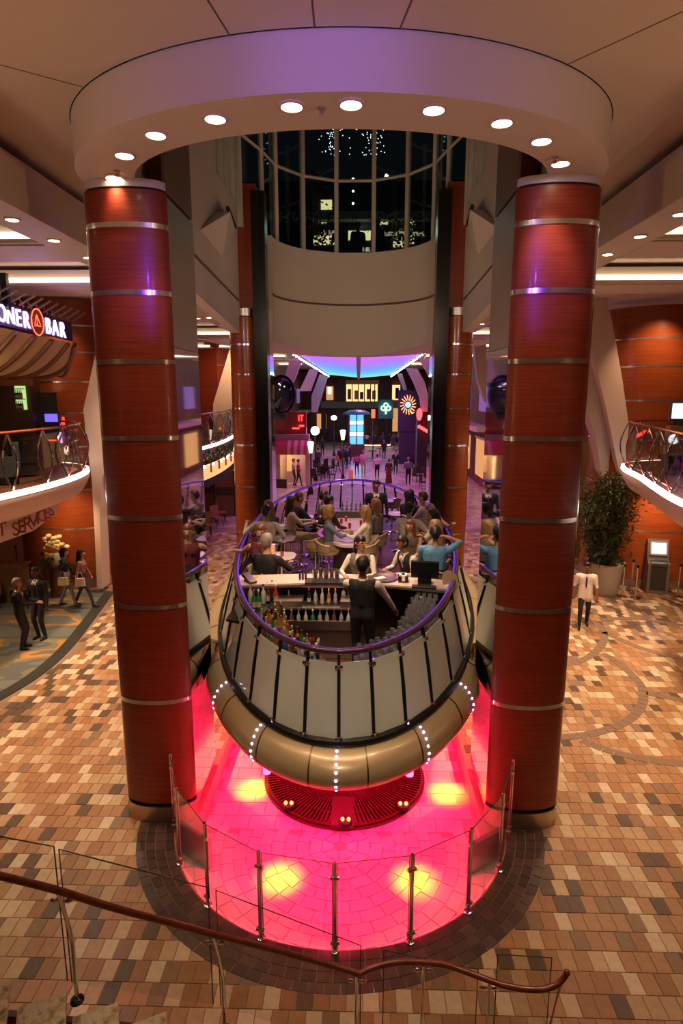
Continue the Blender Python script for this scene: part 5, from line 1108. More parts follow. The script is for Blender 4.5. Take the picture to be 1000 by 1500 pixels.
# ---------------------------------------------------------------- right side
stand(853, 918, 165, 'crew member in white short sleeved uniform walking on the right floor', skin='brown', hair='black', top=(.72, .60, .56), tunic=True, sleeve='short', tie=(.02, .02, .04), bottom=(.012, .012, .016), stride=.16, h=1.72, vox=.013)
pp = W(890, 874, z=0); pl_ = thing('potted_bamboo', 'tall bushy bamboo plant in a grey round planter on the right', 'plant', (pp.x, pp.y + .35, 0))
put('planter', MB().lathe([(.36, 0), (.40, .05), (.52, .95), (.56, .98), (.50, .98), (.48, .9)], n=28).mesh('planter', mat('planter_grey', (.42, .36, .31), .5)), pl_); put('soil', MB().lathe([(.49, .88), (.2, .92), (.01, .93)], n=20).mesh('soil', mat('soil', (.03, .02, .015), .9)), pl_)
M_cane = mat('bamboo_cane', (.10, .09, .03), .5); M_bl = mat('bamboo_leaf', (.055, .075, .022), .6)
canes = []
for i in range(16):
    a = rng.uniform(0, 6.28); r_ = rng.uniform(.05, .36); b0 = Vector((r_ * math.cos(a), r_ * math.sin(a), .9)); tp = b0 + Vector((rng.uniform(-.45, .45), rng.uniform(-.4, .4), rng.uniform(2.0, 3.1))); canes.append((b0, tp)); put('cane', MB().tube([b0, b0.lerp(tp, .5) + Vector((.05, 0, 0)), tp], .016, 5).mesh('cane', M_cane), pl_)
lv = MB()
for i in range(7500):
    b0, tp = rng.choice(canes); f_ = rng.random() ** .75; q = b0.lerp(tp, f_) + Vector((rng.gauss(0, .12 + .22 * f_), rng.gauss(0, .12 + .2 * f_), rng.gauss(0, .1))); d = Vector((rng.gauss(0, 1), rng.gauss(0, 1), rng.gauss(-.6, .5))).normalized(); w_ = d.cross(Vector((rng.random(), rng.random(), rng.random()))).normalized() * .02; L_ = rng.uniform(.12, .24)
    lv.add([q, q + d * L_ * .4 + w_, q + d * L_, q + d * L_ * .4 - w_], [(0, 1, 2, 3)])
tag(put('foliage', lv.mesh('foliage', M_bl, smooth=False), pl_), kind='stuff')
# ground-floor kiosk terminal and posts
kp = W(958, 866, z=0); kk = thing('kiosk_terminal', 'free standing grey kiosk with lit screen among chrome posts', 'kiosk', (kp.x, kp.y, 0), R(-12))
M_kio = mat('kiosk_grey', (.16, .13, .11), .5); M_scr = em('screen_blue', (.55, .70, 1.0), 2.2)
put('cabinet', MB().prism([(-.28, 0), (.26, 0), (.26, 1.6), (.1, 1.62), (-.06, 1.02), (-.28, .92)], -.3, .3, axis='X').mesh('cabinet', M_kio, smooth=False), kk)
put('door', MB().box((0, -.285, .5), (.44, .02, .74)).mesh('door', mat('kiosk_door', (.04, .033, .03), .4)), kk)
put('screen_frame', MB().box((0, .0, 1.36), (.5, .05, .44), M=Matrix.Rotation(-.26, 3, 'X')).mesh('screen_frame', mat('kiosk_bezel', (.3, .27, .25), .4)), kk); put('screen', MB().box((0, -.035, 1.365), (.40, .01, .33), M=Matrix.Rotation(-.26, 3, 'X')).mesh('screen', M_scr), kk); put('key_shelf', MB().box((0, -.22, .98), (.46, .24, .03), M=Matrix.Rotation(.2, 3, 'X')).mesh('key_shelf', M_steel), kk)
for i, (px, py) in enumerate(((911, 874), (924, 866), (930, 876), (975, 866), (992, 874))): stanchion(W(px, py, z=0), ['chrome queue post nearest the planter', 'chrome queue post behind the pair left of the kiosk', 'chrome queue post close left of the kiosk', 'chrome queue post close right of the kiosk', 'chrome queue post at the right picture edge'][i])
stanchion(W(858, 845, z=0), 'dark post beside the walking crew member', 0, 1.1)
# gallery kiosk with screen
gp2 = W(975, 665, z=4.02); gp2 = Vector((8.9, 17.0, 4.012)); gk = thing('gallery_terminal', 'beige terminal with lit monitor on the right gallery', 'kiosk', gp2, R(-8))
put('stand', MB().box((0, 0, .55), (.6, .4, 1.1)).mesh('stand', mat('terminal_beige', (.38, .27, .18), .5)), gk); put('monitor', MB().box((0, -.1, 1.5), (.68, .12, .5)).mesh('monitor', M_kio), gk); put('screen', MB().box((0, -.165, 1.5), (.58, .012, .4)).mesh('screen', M_scr), gk); put('round_dial', MB().cyl((-.2, -.21, .75), (-.2, -.19, .75), .13, n=18).mesh('round_dial', em('dial_white', (.8, .75, .9), 1.5)), gk); put('neck', MB().box((0, 0, 1.2), (.12, .12, .2)).mesh('neck', M_kio), gk)
for i in range(2):
    gs = thing('gallery_bench', 'low dark bench on the right gallery, %s' % ('near the terminal', 'at the curved end')[i], 'bench', (8.3 + i * .9, 15.6 - i * 1.4, 4.012)); put('seat', MB().box((0, 0, .4), (.9, .5, .14)).mesh('seat', M_mblack), gs); put('base', MB().box((0, 0, .17), (.8, .4, .33)).mesh('base', M_mblack), gs)
# lit display window between the right column and the plant
M_shopw0 = mat('display_plinth', (.3, .18, .1), .6)
dw = thing('display_window', 'brightly framed display window behind the crew member', 'window display', W(862, 700, Y=24), world_parts=True)
a = W(850, 655, Y=24); c = W(896, 745, Y=24); put('backing', MB().box(((a.x + c.x) / 2, 24.1, (a.z + c.z) / 2), (c.x - a.x, .05, a.z - c.z)).mesh('backing', mat('display_brown', (.3, .08, .02), .5)), dw)
for z in (a.z, (a.z * .62 + c.z * .38), c.z): put('light_bar', MB().box(((a.x + c.x) / 2, 24, z), (c.x - a.x, .08, .09)).mesh('light_bar', M_cove), dw)
put('plinth', MB().box(((a.x + c.x) / 2, 24.05, c.z / 2), (c.x - a.x, .3, c.z)).mesh('plinth', M_shopw0), dw)
for x in (a.x, c.x): put('frame', MB().box((x, 24, (a.z + c.z) / 2), (.09, .08, a.z - c.z)).mesh('frame', M_cove), dw)
o = MB().box((7.9, 22.5, 2.1), (2.2, .15, 4.2)).build('pillar_panel', mat('gold_stone', (.34, .20, .07), .4)); tag(o, 'golden stone wall panel behind the plant', 'wall panel')
# big painted tile wall right edge
o = MB().box((10.9, 17.85, 1.6), (1.2, .12, 2.2)).build('golden_panel', mat('gold_stone', (.34, .20, .07), .4)); tag(o, 'golden textured panel at the right edge behind the posts', 'wall panel')

# ================================================================ promenade beyond the bar
def quad_at(px0, py0, px1, py1, Y, th, name, m, parent=None):
    a = W(px0, py0, Y=Y); c = W(px1, py1, Y=Y)
    return MB().box(((a.x + c.x) / 2, Y + th / 2, (a.z + c.z) / 2), (abs(c.x - a.x), th, abs(a.z - c.z))).build(name, m, parent)
# --- ceiling canopy of lit slats
cnp = thing('light_canopy', 'long folded ceiling canopy glowing blue, violet and green over the promenade', 'canopy', (0.8, 45, 8.3), world_parts=True)
def grad(f): 
    st_ = [(0, (.62, .12, .95)), (.3, (.36, .16, 1.0)), (.55, (.14, .30, 1.0)), (.8, (.12, .50, .95)), (1, (.20, .75, .45))]
    for (a, ca), (b, cb) in zip(st_, st_[1:]):
        if f <= b: k = (f - a) / (b - a); return tuple(ca[i] + (cb[i] - ca[i]) * k for i in range(3))
    return st_[-1][1]
NS = 16
for sx in (-1, 1):
    o0, o1 = (W(404, 499, Y=34), W(481, 549, Y=68)) if sx < 0 else (W(641, 499, Y=34), W(573, 549, Y=68)); i0, i1 = W(525 + sx * 2, 518, Y=38), W(525 + sx * 2, 553, Y=70)
    for k in range(NS):
        f0 = k / NS; f1 = (k + .86) / NS
        a, b_ = o0.lerp(o1, f0), o0.lerp(o1, f1); c, d = i0.lerp(i1, f0), i0.lerp(i1, f1)
        put('slat', MB().slab([a, c], [b_, d], .05).mesh('slat', em('canopy_%02d' % k, grad(k / (NS - 1)), 1.15), smooth=False), cnp)
    put('edge_beam', MB().tube([o0, o1], .12, 6).mesh('edge_beam', M_frame), cnp)
    for k in range(26): put('bulb', MB().sphere(o0.lerp(o1, k / 25) + Vector((-sx * -.0, 0, -.16)), .07, 6).mesh('bulb', M_lamp), cnp) if k % 1 == 0 else None
put('ridge', MB().tube([W(525, 518, Y=37.8), W(525, 554, Y=70)], .16, 6).mesh('ridge', mat('ridge_mauve', (.4, .25, .35), .6)), cnp)
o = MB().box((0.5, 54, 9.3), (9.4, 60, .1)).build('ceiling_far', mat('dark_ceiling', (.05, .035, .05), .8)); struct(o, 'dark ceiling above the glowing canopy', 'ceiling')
# --- far end wall with galleries and shop windows
fw = thing('end_facade', 'far end facade with lit shop windows and dark red pillars', 'facade', (1.5, 76, 0), world_parts=True)
M_maroon = mat('maroon_wall', (.10, .025, .03), .6); M_shop = em('shop_glow', (1.0, .62, .25), 1.4); M_shop2 = em('shop_glow_dim', (.9, .45, .15), .7)
put('wall', MB().box((1.5, 76.5, 4.2), (22, .4, 8.4)).mesh('wall', M_maroon), fw)
def facade_part(nm, r_, Y, th, m):
    a = W(r_[0], r_[1], Y=Y); c = W(r_[2], r_[3], Y=Y); return put(nm, MB().box(((a.x + c.x) / 2, Y, (a.z + c.z) / 2), (abs(c.x - a.x), th, abs(a.z - c.z))).mesh(nm, m), fw)
for x0, x1 in ((492, 506), (553, 573), (470, 478), (586, 600)): facade_part('pillar', (x0, 552, x1, 641), 75.9, .6, mat('pillar_dark', (.06, .02, .022), .5))
facade_part('shop_window', (507, 563, 554, 588), 75.8, .2, M_shop); facade_part('window_header', (506, 557, 555, 563), 75.7, .3, mat('header_cream', (.55, .42, .25), .5))
for x in (515, 524, 533, 542, 548): facade_part('window_mullion', (x, 563, x + 1.2, 588), 75.6, .1, M_maroon)
for i, x in enumerate((509, 519, 527, 537, 545)): facade_part('shop_display', (x, 570 + i % 3 * 2, x + 5, 585), 75.5, .2, mat('display_%d' % i, [(.35, .08, .03), (.6, .4, .15), (.1, .05, .03), (.45, .15, .04), (.3, .2, .1)][i], .6))
facade_part('balcony_slab', (470, 588, 600, 598), 75, .5, mat('balcony_grey', (.18, .16, .14), .5)); facade_part('shop_window', (470, 566, 488, 586), 75.8, .2, M_shop2); facade_part('screen', (480, 567, 485, 577), 75.6, .1, M_scr); facade_part('shop_window', (574, 564, 589, 586), 75.8, .2, M_shop); facade_part('poster', (579, 568, 584, 584), 75.6, .1, M_mblack)
facade_part('shop_window', (464, 606, 478, 628), 75.8, .2, M_shop2); facade_part('shop_window', (575, 598, 588, 632), 75.8, .2, M_shop2); facade_part('arch_opening', (507, 600, 554, 636), 75.8, .2, mat('arch_dark', (.12, .05, .03), .6))
# --- side street fronts
M_street = nz(mat('street_front', (.2, .05, .03), .5), 1.2, [(.10, .02, .015), (.26, .07, .04)], mp=(1, 1, 2))
for sx, sd in ((-1, 'left'), (1, 'right')):
    sfn = thing('shop_row', 'row of dim wood shop fronts along the %s side of the promenade' % sd, 'shop front', (sx * 7.5 + .8, 40, 0), world_parts=True)
    put('front_wall', MB().box((sx * 7.6 + .8, 56, 4.2), (.4, 39, 8.4)).mesh('front_wall', M_street), sfn)
    for yy in range(40, 74, 6):
        put('shop_window', MB().box((sx * 7.36 + .8, yy, 1.8), (.1, 3.4, 2.4)).mesh('shop_window', M_shop2), sfn); put('upper_window', MB().box((sx * 7.36 + .8, yy, 5.6), (.1, 2.6, 1.6)).mesh('upper_window', em('violet_window', (.4, .2, .7), .35)), sfn); put('frame', MB().box((sx * 7.3 + .8, yy, 3.1), (.12, 3.6, .16)).mesh('frame', M_frame), sfn)
    put('ledge', MB().box((sx * 6.9 + .8, 56, 3.85), (1.2, 39, .3)).mesh('ledge', M_under), sfn)
def far_strut(out, Y, lb):
    o = strut('ceiling_strut', out, Y, .7, lb); return o
far_strut([(424, 527), (441, 528), (429, 560), (414, 560)], 38, 'white slanting strut nearest on the left of the promenade'); far_strut([(453, 541), (466, 541), (454, 573), (438, 573)], 46, 'second white slanting strut on the left of the promenade'); far_strut([(468, 548), (480, 550), (468, 590), (464, 604), (456, 604), (456, 580)], 56, 'curved white strut farthest on the left of the promenade')
far_strut([(616, 527), (636, 527), (636, 566), (630, 552)], 38, 'white slanting strut nearest on the right of the promenade'); far_strut([(595, 539), (611, 540), (622, 560), (627, 580), (626, 603), (618, 603), (615, 582), (606, 560)], 46, 'curved white strut in the middle on the right of the promenade'); far_strut([(582, 547), (589, 547), (597, 575), (593, 576)], 56, 'thin white strut farthest on the right of the promenade')
# --- shop with awning on the left
sh = thing('awning_shop', 'small lit shop with red striped awning and red sign board on the left', 'shop', W(440, 716, z=0), world_parts=True)
Y0 = 39.2
def shop_part(nm, r_, Y, th, m): a = W(r_[0], r_[1], Y=Y); c = W(r_[2], r_[3], Y=Y); return put(nm, MB().box(((a.x + c.x) / 2, Y, (a.z + c.z) / 2), (abs(c.x - a.x), th, abs(a.z - c.z))).mesh(nm, m), sh)
M_shopw = mat('shop_cream', (.55, .42, .32), .6)
g0 = W(440, 716, Y=Y0).z
shop_part('side_wall', (396, 650, 411, 716), Y0, .3, M_shopw); shop_part('side_wall', (447, 650, 454, 716), Y0, .3, M_shopw); shop_part('back_wall', (396, 650, 456, 716), Y0 + 2.2, .1, M_shopw); shop_part('sign_board', (400, 603, 449, 640), Y0 + .3, .6, mat('sign_red', (.25, .02, .03), .5)); shop_part('cornice', (400, 636, 453, 647), Y0 - .1, .8, mat('cornice_pink', (.45, .22, .28), .5))
shop_part('shop_floor', (411, 712, 447, 716), Y0 + 1, 2, mat('shop_floor', (.6, .45, .2), .5)); shop_part('low_wall', (396, 702, 420, 717), Y0 - .4, .1, mat('low_dark', (.04, .02, .03), .5))
shop_part('neon_mark', (437, 608, 438.2, 617), Y0 - .05, .05, em('red_neon', (1, .04, .03), 5)); shop_part('neon_mark', (440, 608, 444, 609), Y0 - .05, .05, em('red_neon', (1, .04, .03), 5)); shop_part('neon_mark', (441, 608, 442.2, 617), Y0 - .05, .05, em('red_neon', (1, .04, .03), 5)); shop_part('neon_mark', (428, 626.5, 438, 628.5), Y0 - .05, .05, em('red_neon', (1, .04, .03), 5)); shop_part('neon_mark', (438, 622.5, 445, 625), Y0 - .05, .05, em('red_neon', (1, .04, .03), 5))
shop_part('shelf', (405, 668, 411, 700), Y0 + 1.9, .2, M_shop); shop_part('shelf', (420, 665, 428, 690), Y0 + 1.9, .2, M_shop2)
A0 = W(400, 643, Y=Y0 - .2); A1 = W(456, 643, Y=Y0 - .2); zl = W(440, 666, Y=Y0 - 1.4).z; n = 12
for i in range(n):
    p0 = A0.lerp(A1, i / n); p1 = A0.lerp(A1, (i + 1) / n); rows = []
    for k in range(6):
        a = PI / 2 * k / 5; zz = A0.z + (zl - A0.z) * (1 - math.cos(a)); yy = A0.y - 1.3 * math.sin(a); rows.append([(p0.x, yy, zz), (p1.x, yy, zz)])
    put('awning_stripe', MB().strip(rows).mesh('awning_stripe', mat('awning_red', (.42, .02, .045), .6) if i % 2 == 0 or i < 4 else mat('awning_pink', (.55, .22, .26), .6)), sh)
light('shop_light', 'POINT', (W(428, 680, Y=Y0 + 1).x, Y0 + 1.0, 2.6), 90, (1, .75, .4), size=.3)
kv = dict(vox=.035)
stand(437, 712, -90, 'guest in red shirt walking out of the awning shop', top=(.5, .02, .02), bottom=(.02, .02, .02), hair='black', stride=.22, **kv); stand(430, 711, -90, 'guest in pale shirt behind the red shirt in the shop doorway', top=(.6, .55, .5), bottom=(.05, .04, .03), hair='brown', **kv)
# dark round window bay above the shop
p = W(413, 578, Y=36); o = thing('round_bay', 'big dark round glass bay above the awning shop', 'window bay', p); put('glass_ball', MB().sphere((0, 0, 0), .95, 20, sc=(.75, .6, 1.1)).mesh('glass_ball', mat('dark_ball', (.012, .01, .025), .08)), o); put('rim', MB().tube([(.74 * math.cos(t), -.1, 1.07 * math.sin(t)) for t in ts[::4]], .06, 6, closed=True).mesh('rim', M_black), o); put('inner_lamp', MB().sphere((-.1, -.5, .6), .05, 6).sphere((.2, -.5, .45), .04, 6).mesh('inner_lamp', em('violet_lamp', (.6, .4, 1), 3)), o); put('bracket', MB().box((-.5, .3, -1.2), (1.4, .6, .4)).mesh('bracket', M_mblack), o)
# --- street lamps
def lamp(px, py, pf, kind, label):
    b_ = W(px, pf, z=0); z = W(px, py, Y=b_.y).z; t = thing('street_lamp', label, 'street lamp', (b_.x, b_.y, 0)); put('post', MB().lathe([(.16, 0), (.12, .3), (.05, .5), (.045, z - .2)], n=10).mesh('post', M_black), t)
    if kind == 'globe': put('globe', MB().sphere((0, 0, z), .30, 14).mesh('globe', em('globe_white', (1, .85, .95), 5)), t)
    elif kind == 'cone': put('shade', MB().lathe([(.1, z - .35), (.2, z + .3), (.12, z + .34)], n=12).mesh('shade', em('cone_glow', (1, .75, .55), 2)), t)
    else: put('shade', MB().sphere((0, 0, z), .24, 12, sc=(1.2, 1, 1)).mesh('shade', em('globe_warm', (1, .72, .55), 4)), t); put('shade_band', MB().tube([(.29 * math.cos(a), .25 * math.sin(a), z) for a in ts[::8]], .025, 5, closed=True).mesh('shade_band', M_black), t)
lamp(462, 631, 704, 'globe', 'street lamp with big white globe beside the awning shop'); lamp(489, 612, 668, 'band', 'street lamp with banded globe left of the blue booth'); lamp(455.5, 655, 724, 'cone', 'street lamp with cone shade nearest the awning shop'); lamp(502, 637, 704, 'cone', 'street lamp with cone shade beside the blue booth')
# --- blue glass booth
bp_ = W(522, 668, z=0); bo = thing('glass_booth', 'tall square booth with glowing blue glass panes and domed roof', 'booth', (bp_.x, bp_.y, 0)); sb = bp_.y / 902 * 1.0
zt = W(522, 607, Y=bp_.y).z; zm = W(522, 650, Y=bp_.y).z; hw_ = 11 * sb
put('plinth', MB().box((0, 0, zm / 2), (hw_ * 2.1, hw_ * 2, zm)).mesh('plinth', mat('booth_red', (.16, .03, .03), .5)), bo)
M_bl1 = em('booth_blue', (.10, .42, .85), 1.6); M_bl2 = em('booth_white', (.7, .9, 1.0), 2.6)
for fx, fy, rz_ in ((0, -1, 0), (1, 0, PI / 2), (-1, 0, PI / 2)):
    for s in (-1, 1):
        for k, (f0, f1, m_) in enumerate(((0, .26, M_bl1), (.27, .42, M_bl2), (.43, .66, M_bl1), (.67, .80, M_bl2), (.81, 1, M_bl1))):
            z0 = zm + (zt - zm) * f0; z1 = zm + (zt - zm) * f1; put('pane', MB().box((fx * hw_ + (s * hw_ * .48 if fy else 0), fy * hw_ + (s * hw_ * .48 if fx else 0), (z0 + z1) / 2), (hw_ * .8, .04, z1 - z0 - .03), rz=rz_).mesh('pane', m_), bo)
for sx in (-1, 0, 1): put('frame_post', MB().box((sx * hw_, -hw_ - .01, (zm + zt) / 2), (.08, .08, zt - zm)).mesh('frame_post', mat('booth_red', (.16, .03, .03), .5)), bo)
put('roof', MB().lathe([(hw_ * 1.9, zt), (hw_ * 1.7, zt + .18), (hw_ * 1.0, zt + .38), (.02, zt + .46)], n=4 * 6).mesh('roof', mat('booth_roof', (.08, .15, .12), .4)), bo)
light('booth_glow', 'POINT', (bp_.x, bp_.y - 1.6, 2.4), 40, (.3, .6, 1), size=.4)
# --- neon signs
p = W(597.5, 593, Y=52); ns = thing('neon_sunburst', 'round neon sign with orange rays and blue centre on the right', 'neon sign', p)
for k in range(16):
    a = 2 * PI * k / 16; put('ray', MB().tube([(.32 * math.cos(a), -.06, .36 * math.sin(a)), (.66 * math.cos(a + .15), -.06, .80 * math.sin(a + .15))], .022, 5).mesh('ray', em('neon_ray', (1, .3, .12), 5)), ns)
put('centre', MB().cyl((0, -.05, 0), (0, .05, 0), .24, n=16).mesh('centre', em('neon_blue', (.2, .45, 1), 2.5)), ns); put('tail', MB().tube([(.15, -.06, -.5), (.35, -.06, -.72), (.5, -.06, -.6)], .03, 5).mesh('tail', em('neon_ray', (1, .3, .12), 5)), ns); put('backing', MB().box((.1, .3, -.5), (1.8, .4, 3.4)).mesh('backing', mat('neon_back', (.05, .02, .06), .5)), ns); put('pier', MB().box((.4, .4, -3.2), (2.2, .5, 3.8)).mesh('pier', mat('neon_back', (.05, .02, .06), .5)), ns)
p = W(565, 598, Y=66); cv = thing('clover_sign', 'green three lobed neon clover sign with white stem', 'neon sign', p)
for dx, dz in ((-.28, 0), (.28, 0), (0, .3)): put('lobe', MB().tube([(dx + .22 * math.cos(t), 0, dz + .22 * math.sin(t)) for t in ts[::8]], .06, 5, closed=True).mesh('lobe', em('neon_green', (.3, 1, .6), 4)), cv)
put('stem', MB().tube([(0, 0, -.1), (0, 0, -.6)], .08, 6).mesh('stem', em('neon_green', (.3, 1, .6), 4)), cv); put('panel', MB().box((0, .2, -.1), (1.6, .1, 2.0)).mesh('panel', mat('clover_panel', (.05, .12, .1), .5)), cv); put('mast', MB().cyl((0, .3, -6 + 6 - p.z), (0, .3, -.8), .07, n=8).mesh('mast', M_black), cv)
p = W(546.5, 606, Y=58); o = MB().box(tuple(p), (.35, .3, .8)).cyl(tuple(p - Vector((0, 0, .4))), (p.x, p.y, 0), .05, n=6, mi=1).build('red_lantern', [em('lantern_red', (1, .12, .04), 2), M_black]); tag(o, 'red glowing lantern on a post right of the blue booth', 'lantern')
mq = thing('red_marquee', 'curved dark stall roof with a row of red marquee bulbs on the right', 'marquee', W(623, 640, Y=46), world_parts=True)
for k in range(6): put('bulb', MB().sphere(W(614 + 3.6 * k, 625 + 2.1 * k, Y=45.5), .13, 8).mesh('bulb', em('marquee_red', (1, .04, .04), 6)), mq)
a = W(612, 605, Y=46.2); c = W(637, 650, Y=46.2); put('stall', MB().box(((a.x + c.x) / 2, 47, a.z / 2 + .2), (abs(c.x - a.x), 1.4, a.z)).mesh('stall', mat('stall_dark', (.03, .015, .02), .5)), mq)
o = MB().sphere(W(614, 607, Y=45.6), .35, 8, sc=(.6, .4, 1.3)).build('neon_flame', em('marquee_red', (1, .04, .04), 6)); tag(o, 'small red neon flame above the marquee stall', 'neon')
def parasol(px, py, pf, label):
    b_ = W(px, pf, z=0); z = W(px, py, Y=b_.y).z; t = thing('parasol', label, 'parasol', (b_.x, b_.y, 0)); put('pole', MB().cyl((0, 0, 0), (0, 0, z), .03, n=6).mesh('pole', M_black), t); put('canopy', MB().lathe([(.55, z - .35), (.5, z + .05), (.2, z + .3), (.02, z + .35)], n=8).mesh('canopy', mat('parasol_red', (.35, .02, .05), .6)), t)
parasol(611, 632, 662, 'dark red parasol farther along on the right'); parasol(625, 645, 682, 'dark red parasol nearer on the right of the promenade')
# --- strollers
stand(522.5, 696, 10, 'stroller in magenta shirt and dark jeans left of the group', top=(.5, .03, .12), bottom=(.03, .03, .06), hair='black', h=1.6, **kv); stand(532, 695, 190, 'stroller in pink shirt and beige shorts', top=(.62, .35, .38), bottom=(.35, .25, .15), sleeve='short', hair='grey', h=1.8, **kv)
stand(552, 702, 0, 'stroller in pink shirt and black trousers seen from behind', top=(.66, .36, .42), bottom=(.012, .012, .015), sleeve='short', hair='black', stride=.12, **kv); stand(569, 708, 0, 'stroller in long maroon skirt and dark top seen from behind', top=(.06, .03, .03), bottom=(.14, .02, .02), skirt=.8, hair='auburn', hairlen=1, female=True, h=1.66, **kv)
stand(579, 695, 180, 'stroller in black suit beside the maroon skirt', top=(.012, .012, .014), shirt=(.5, .4, .4), hair='black', h=1.8, stride=.1, **kv); stand(597.5, 711, 0, 'stroller in blue grey shirt and black trousers seen from behind', top=(.18, .16, .24), bottom=(.015, .015, .02), sleeve='short', hair='grey', h=1.84, **kv)
stand(562, 672, 180, 'stroller in dark clothes farther back near the bar tables', top=(.03, .02, .03), hair='black', **kv); stand(575, 659, 0, 'stroller in short purple dress far back', top=(.06, .02, .06), bottom=(.06, .02, .06), dress=.35, hair='brown', hairlen=1, female=True, **kv); stand(585, 660, 20, 'stroller in dark suit far back beside the purple dress', top=(.015, .015, .02), hair='black', stride=.15, **kv); stand(602, 651, 180, 'stroller in white clothes far back near the parasol', top=(.6, .55, .5), bottom=(.5, .45, .42), hair='black', **kv); stand(581, 644, 180, 'stroller in white shirt at the far shop door', top=(.6, .55, .5), bottom=(.02, .02, .02), hair='black', **kv)
for i, (px, pf) in enumerate(((498, 684), (503, 681), (507, 686), (512, 680), (466, 690), (472, 668))): stand(px, pf, 160 + 40 * i, 'dim bystander in dark clothes %s' % ('left of the blue booth base', 'in front of the blue booth base', 'under the cone lamp', 'close right of the cone lamp', 'near the globe lamp', 'behind the globe lamp')[i], top=[(.05, .03, .08), (.08, .05, .12), (.03, .03, .05)][i % 3], hair='black', h=1.6 + .05 * i, **kv)
# --- cafe chairs and tables
M_cane2 = mat('dark_cane', (.018, .010, .009), .5)
k = 0
for px, py in ((606, 664), (618, 662), (628, 668), (608, 674), (622, 676), (632, 684), (612, 686), (626, 692), (636, 700), (616, 698), (628, 708), (638, 716), (604, 655), (616, 652), (634, 676), (620, 716), (600, 669), (612, 661), (624, 664), (631, 661), (602, 681), (617, 690), (629, 685), (608, 693), (621, 684), (634, 692), (610, 706), (626, 700)):
    p = W(px, py, z=0); simple_chair('cafe_chair', (p.x, p.y, 0), R(k * 67), 'dark cane cafe chair in the crowded group on the right of the promenade', M_cane2, 'cafe chairs right'); k += 1
for px, py in ((462, 700), (470, 704), (478, 700), (486, 704), (464, 692), (474, 690), (484, 694), (458, 708), (492, 690)):
    p = W(px, py, z=0); simple_chair('cafe_chair', (p.x, p.y, 0), R(k * 67), 'dark cane cafe chair in the dim group left of the promenade', M_cane2, 'cafe chairs left'); k += 1
for i, (px, py) in enumerate(((613, 668), (617, 682), (624, 700), (632, 692), (468, 697), (480, 697), (545, 672), (556, 668))):
    p = W(px, py, z=0); t = thing('round_table', 'small dark round cafe table %s' % ('far right group', 'right group middle', 'right group nearest', 'right group beside the column', 'dim left group near the lamp', 'dim left group near the easel', 'by the round bar front', 'by the round bar right')[i], 'table', (p.x, p.y, 0)); put('top', MB().lathe([(.4, .70), (.4, .74), (.02, .745)], n=16).mesh('top', M_dark), t); put('leg', MB().cyl((0, 0, 0), (0, 0, .7), .04, n=8).mesh('leg', M_black), t)
# round bar with patrons
cb = W(548, 655, z=0); rb_ = thing('round_bar', 'round wood bar counter in the street with seated patrons', 'bar counter', (cb.x, cb.y + 2, 0)); put('counter', MB().lathe([(2.1, 0), (2.1, 1.0), (2.25, 1.05), (2.25, 1.1), (1.6, 1.1)], n=32).mesh('counter', mat('round_bar_wood', (.16, .05, .025), .4)), rb_); put('counter_glow', MB().tube([(2.12 * math.cos(t), 2.12 * math.sin(t), .2) for t in ts[::4]], .05, 5, closed=True).mesh('counter_glow', M_cove), rb_); put('back_shelf', MB().lathe([(.5, 0), (.5, 2.2), (.3, 2.3)], n=12).mesh('back_shelf', mat('round_bar_wood', (.16, .05, .025), .4)), rb_)
for i in range(9):
    a = R(-165 + i * 19); person((cb.x + 2.75 * math.cos(a), cb.y + 2 + 2.75 * math.sin(a), 0), a + PI / 2, 'patron sitting round the street bar, %s' % ('far left one', 'in violet top at the left', 'second in violet', 'in front left', 'in pale top at the front', 'front right', 'right of the pale top', 'near the right edge', 'rightmost one')[i], seat=.75, top=[(.10, .06, .2), (.05, .03, .05), (.25, .2, .4), (.5, .45, .45), (.04, .04, .06)][i % 5], hair=['black', 'brown', 'grey'][i % 3], vox=.045)
# easel and wet floor sign
p = W(494, 702, z=0); ea = thing('easel', 'black tripod easel with a small orange card', 'easel', (p.x, p.y, 0))
for a in (0, 2.1, 4.2): put('leg', MB().cyl((0, 0, 1.2), (.42 * math.cos(a), .42 * math.sin(a), 0), .025, n=6).mesh('leg', M_black), ea)
put('card', MB().box((0, -.05, 1.5), (.24, .03, .32)).mesh('card', mat('orange_card', (.6, .18, .03), .6)), ea); put('mast', MB().cyl((0, 0, 1.15), (0, 0, 1.7), .02, n=6).mesh('mast', M_black), ea)
p = W(514, 701, z=0); wf = thing('wet_floor_sign', 'orange folding floor sign on the violet paving', 'floor sign', (p.x, p.y, 0))
for s in (-1, 1): put('board', MB().box((0, s * .09, .30), (.3, .03, .62), M=Matrix.Rotation(s * .28, 3, 'X')).mesh('board', mat('sign_orange', (.75, .25, .03), .5)), wf)
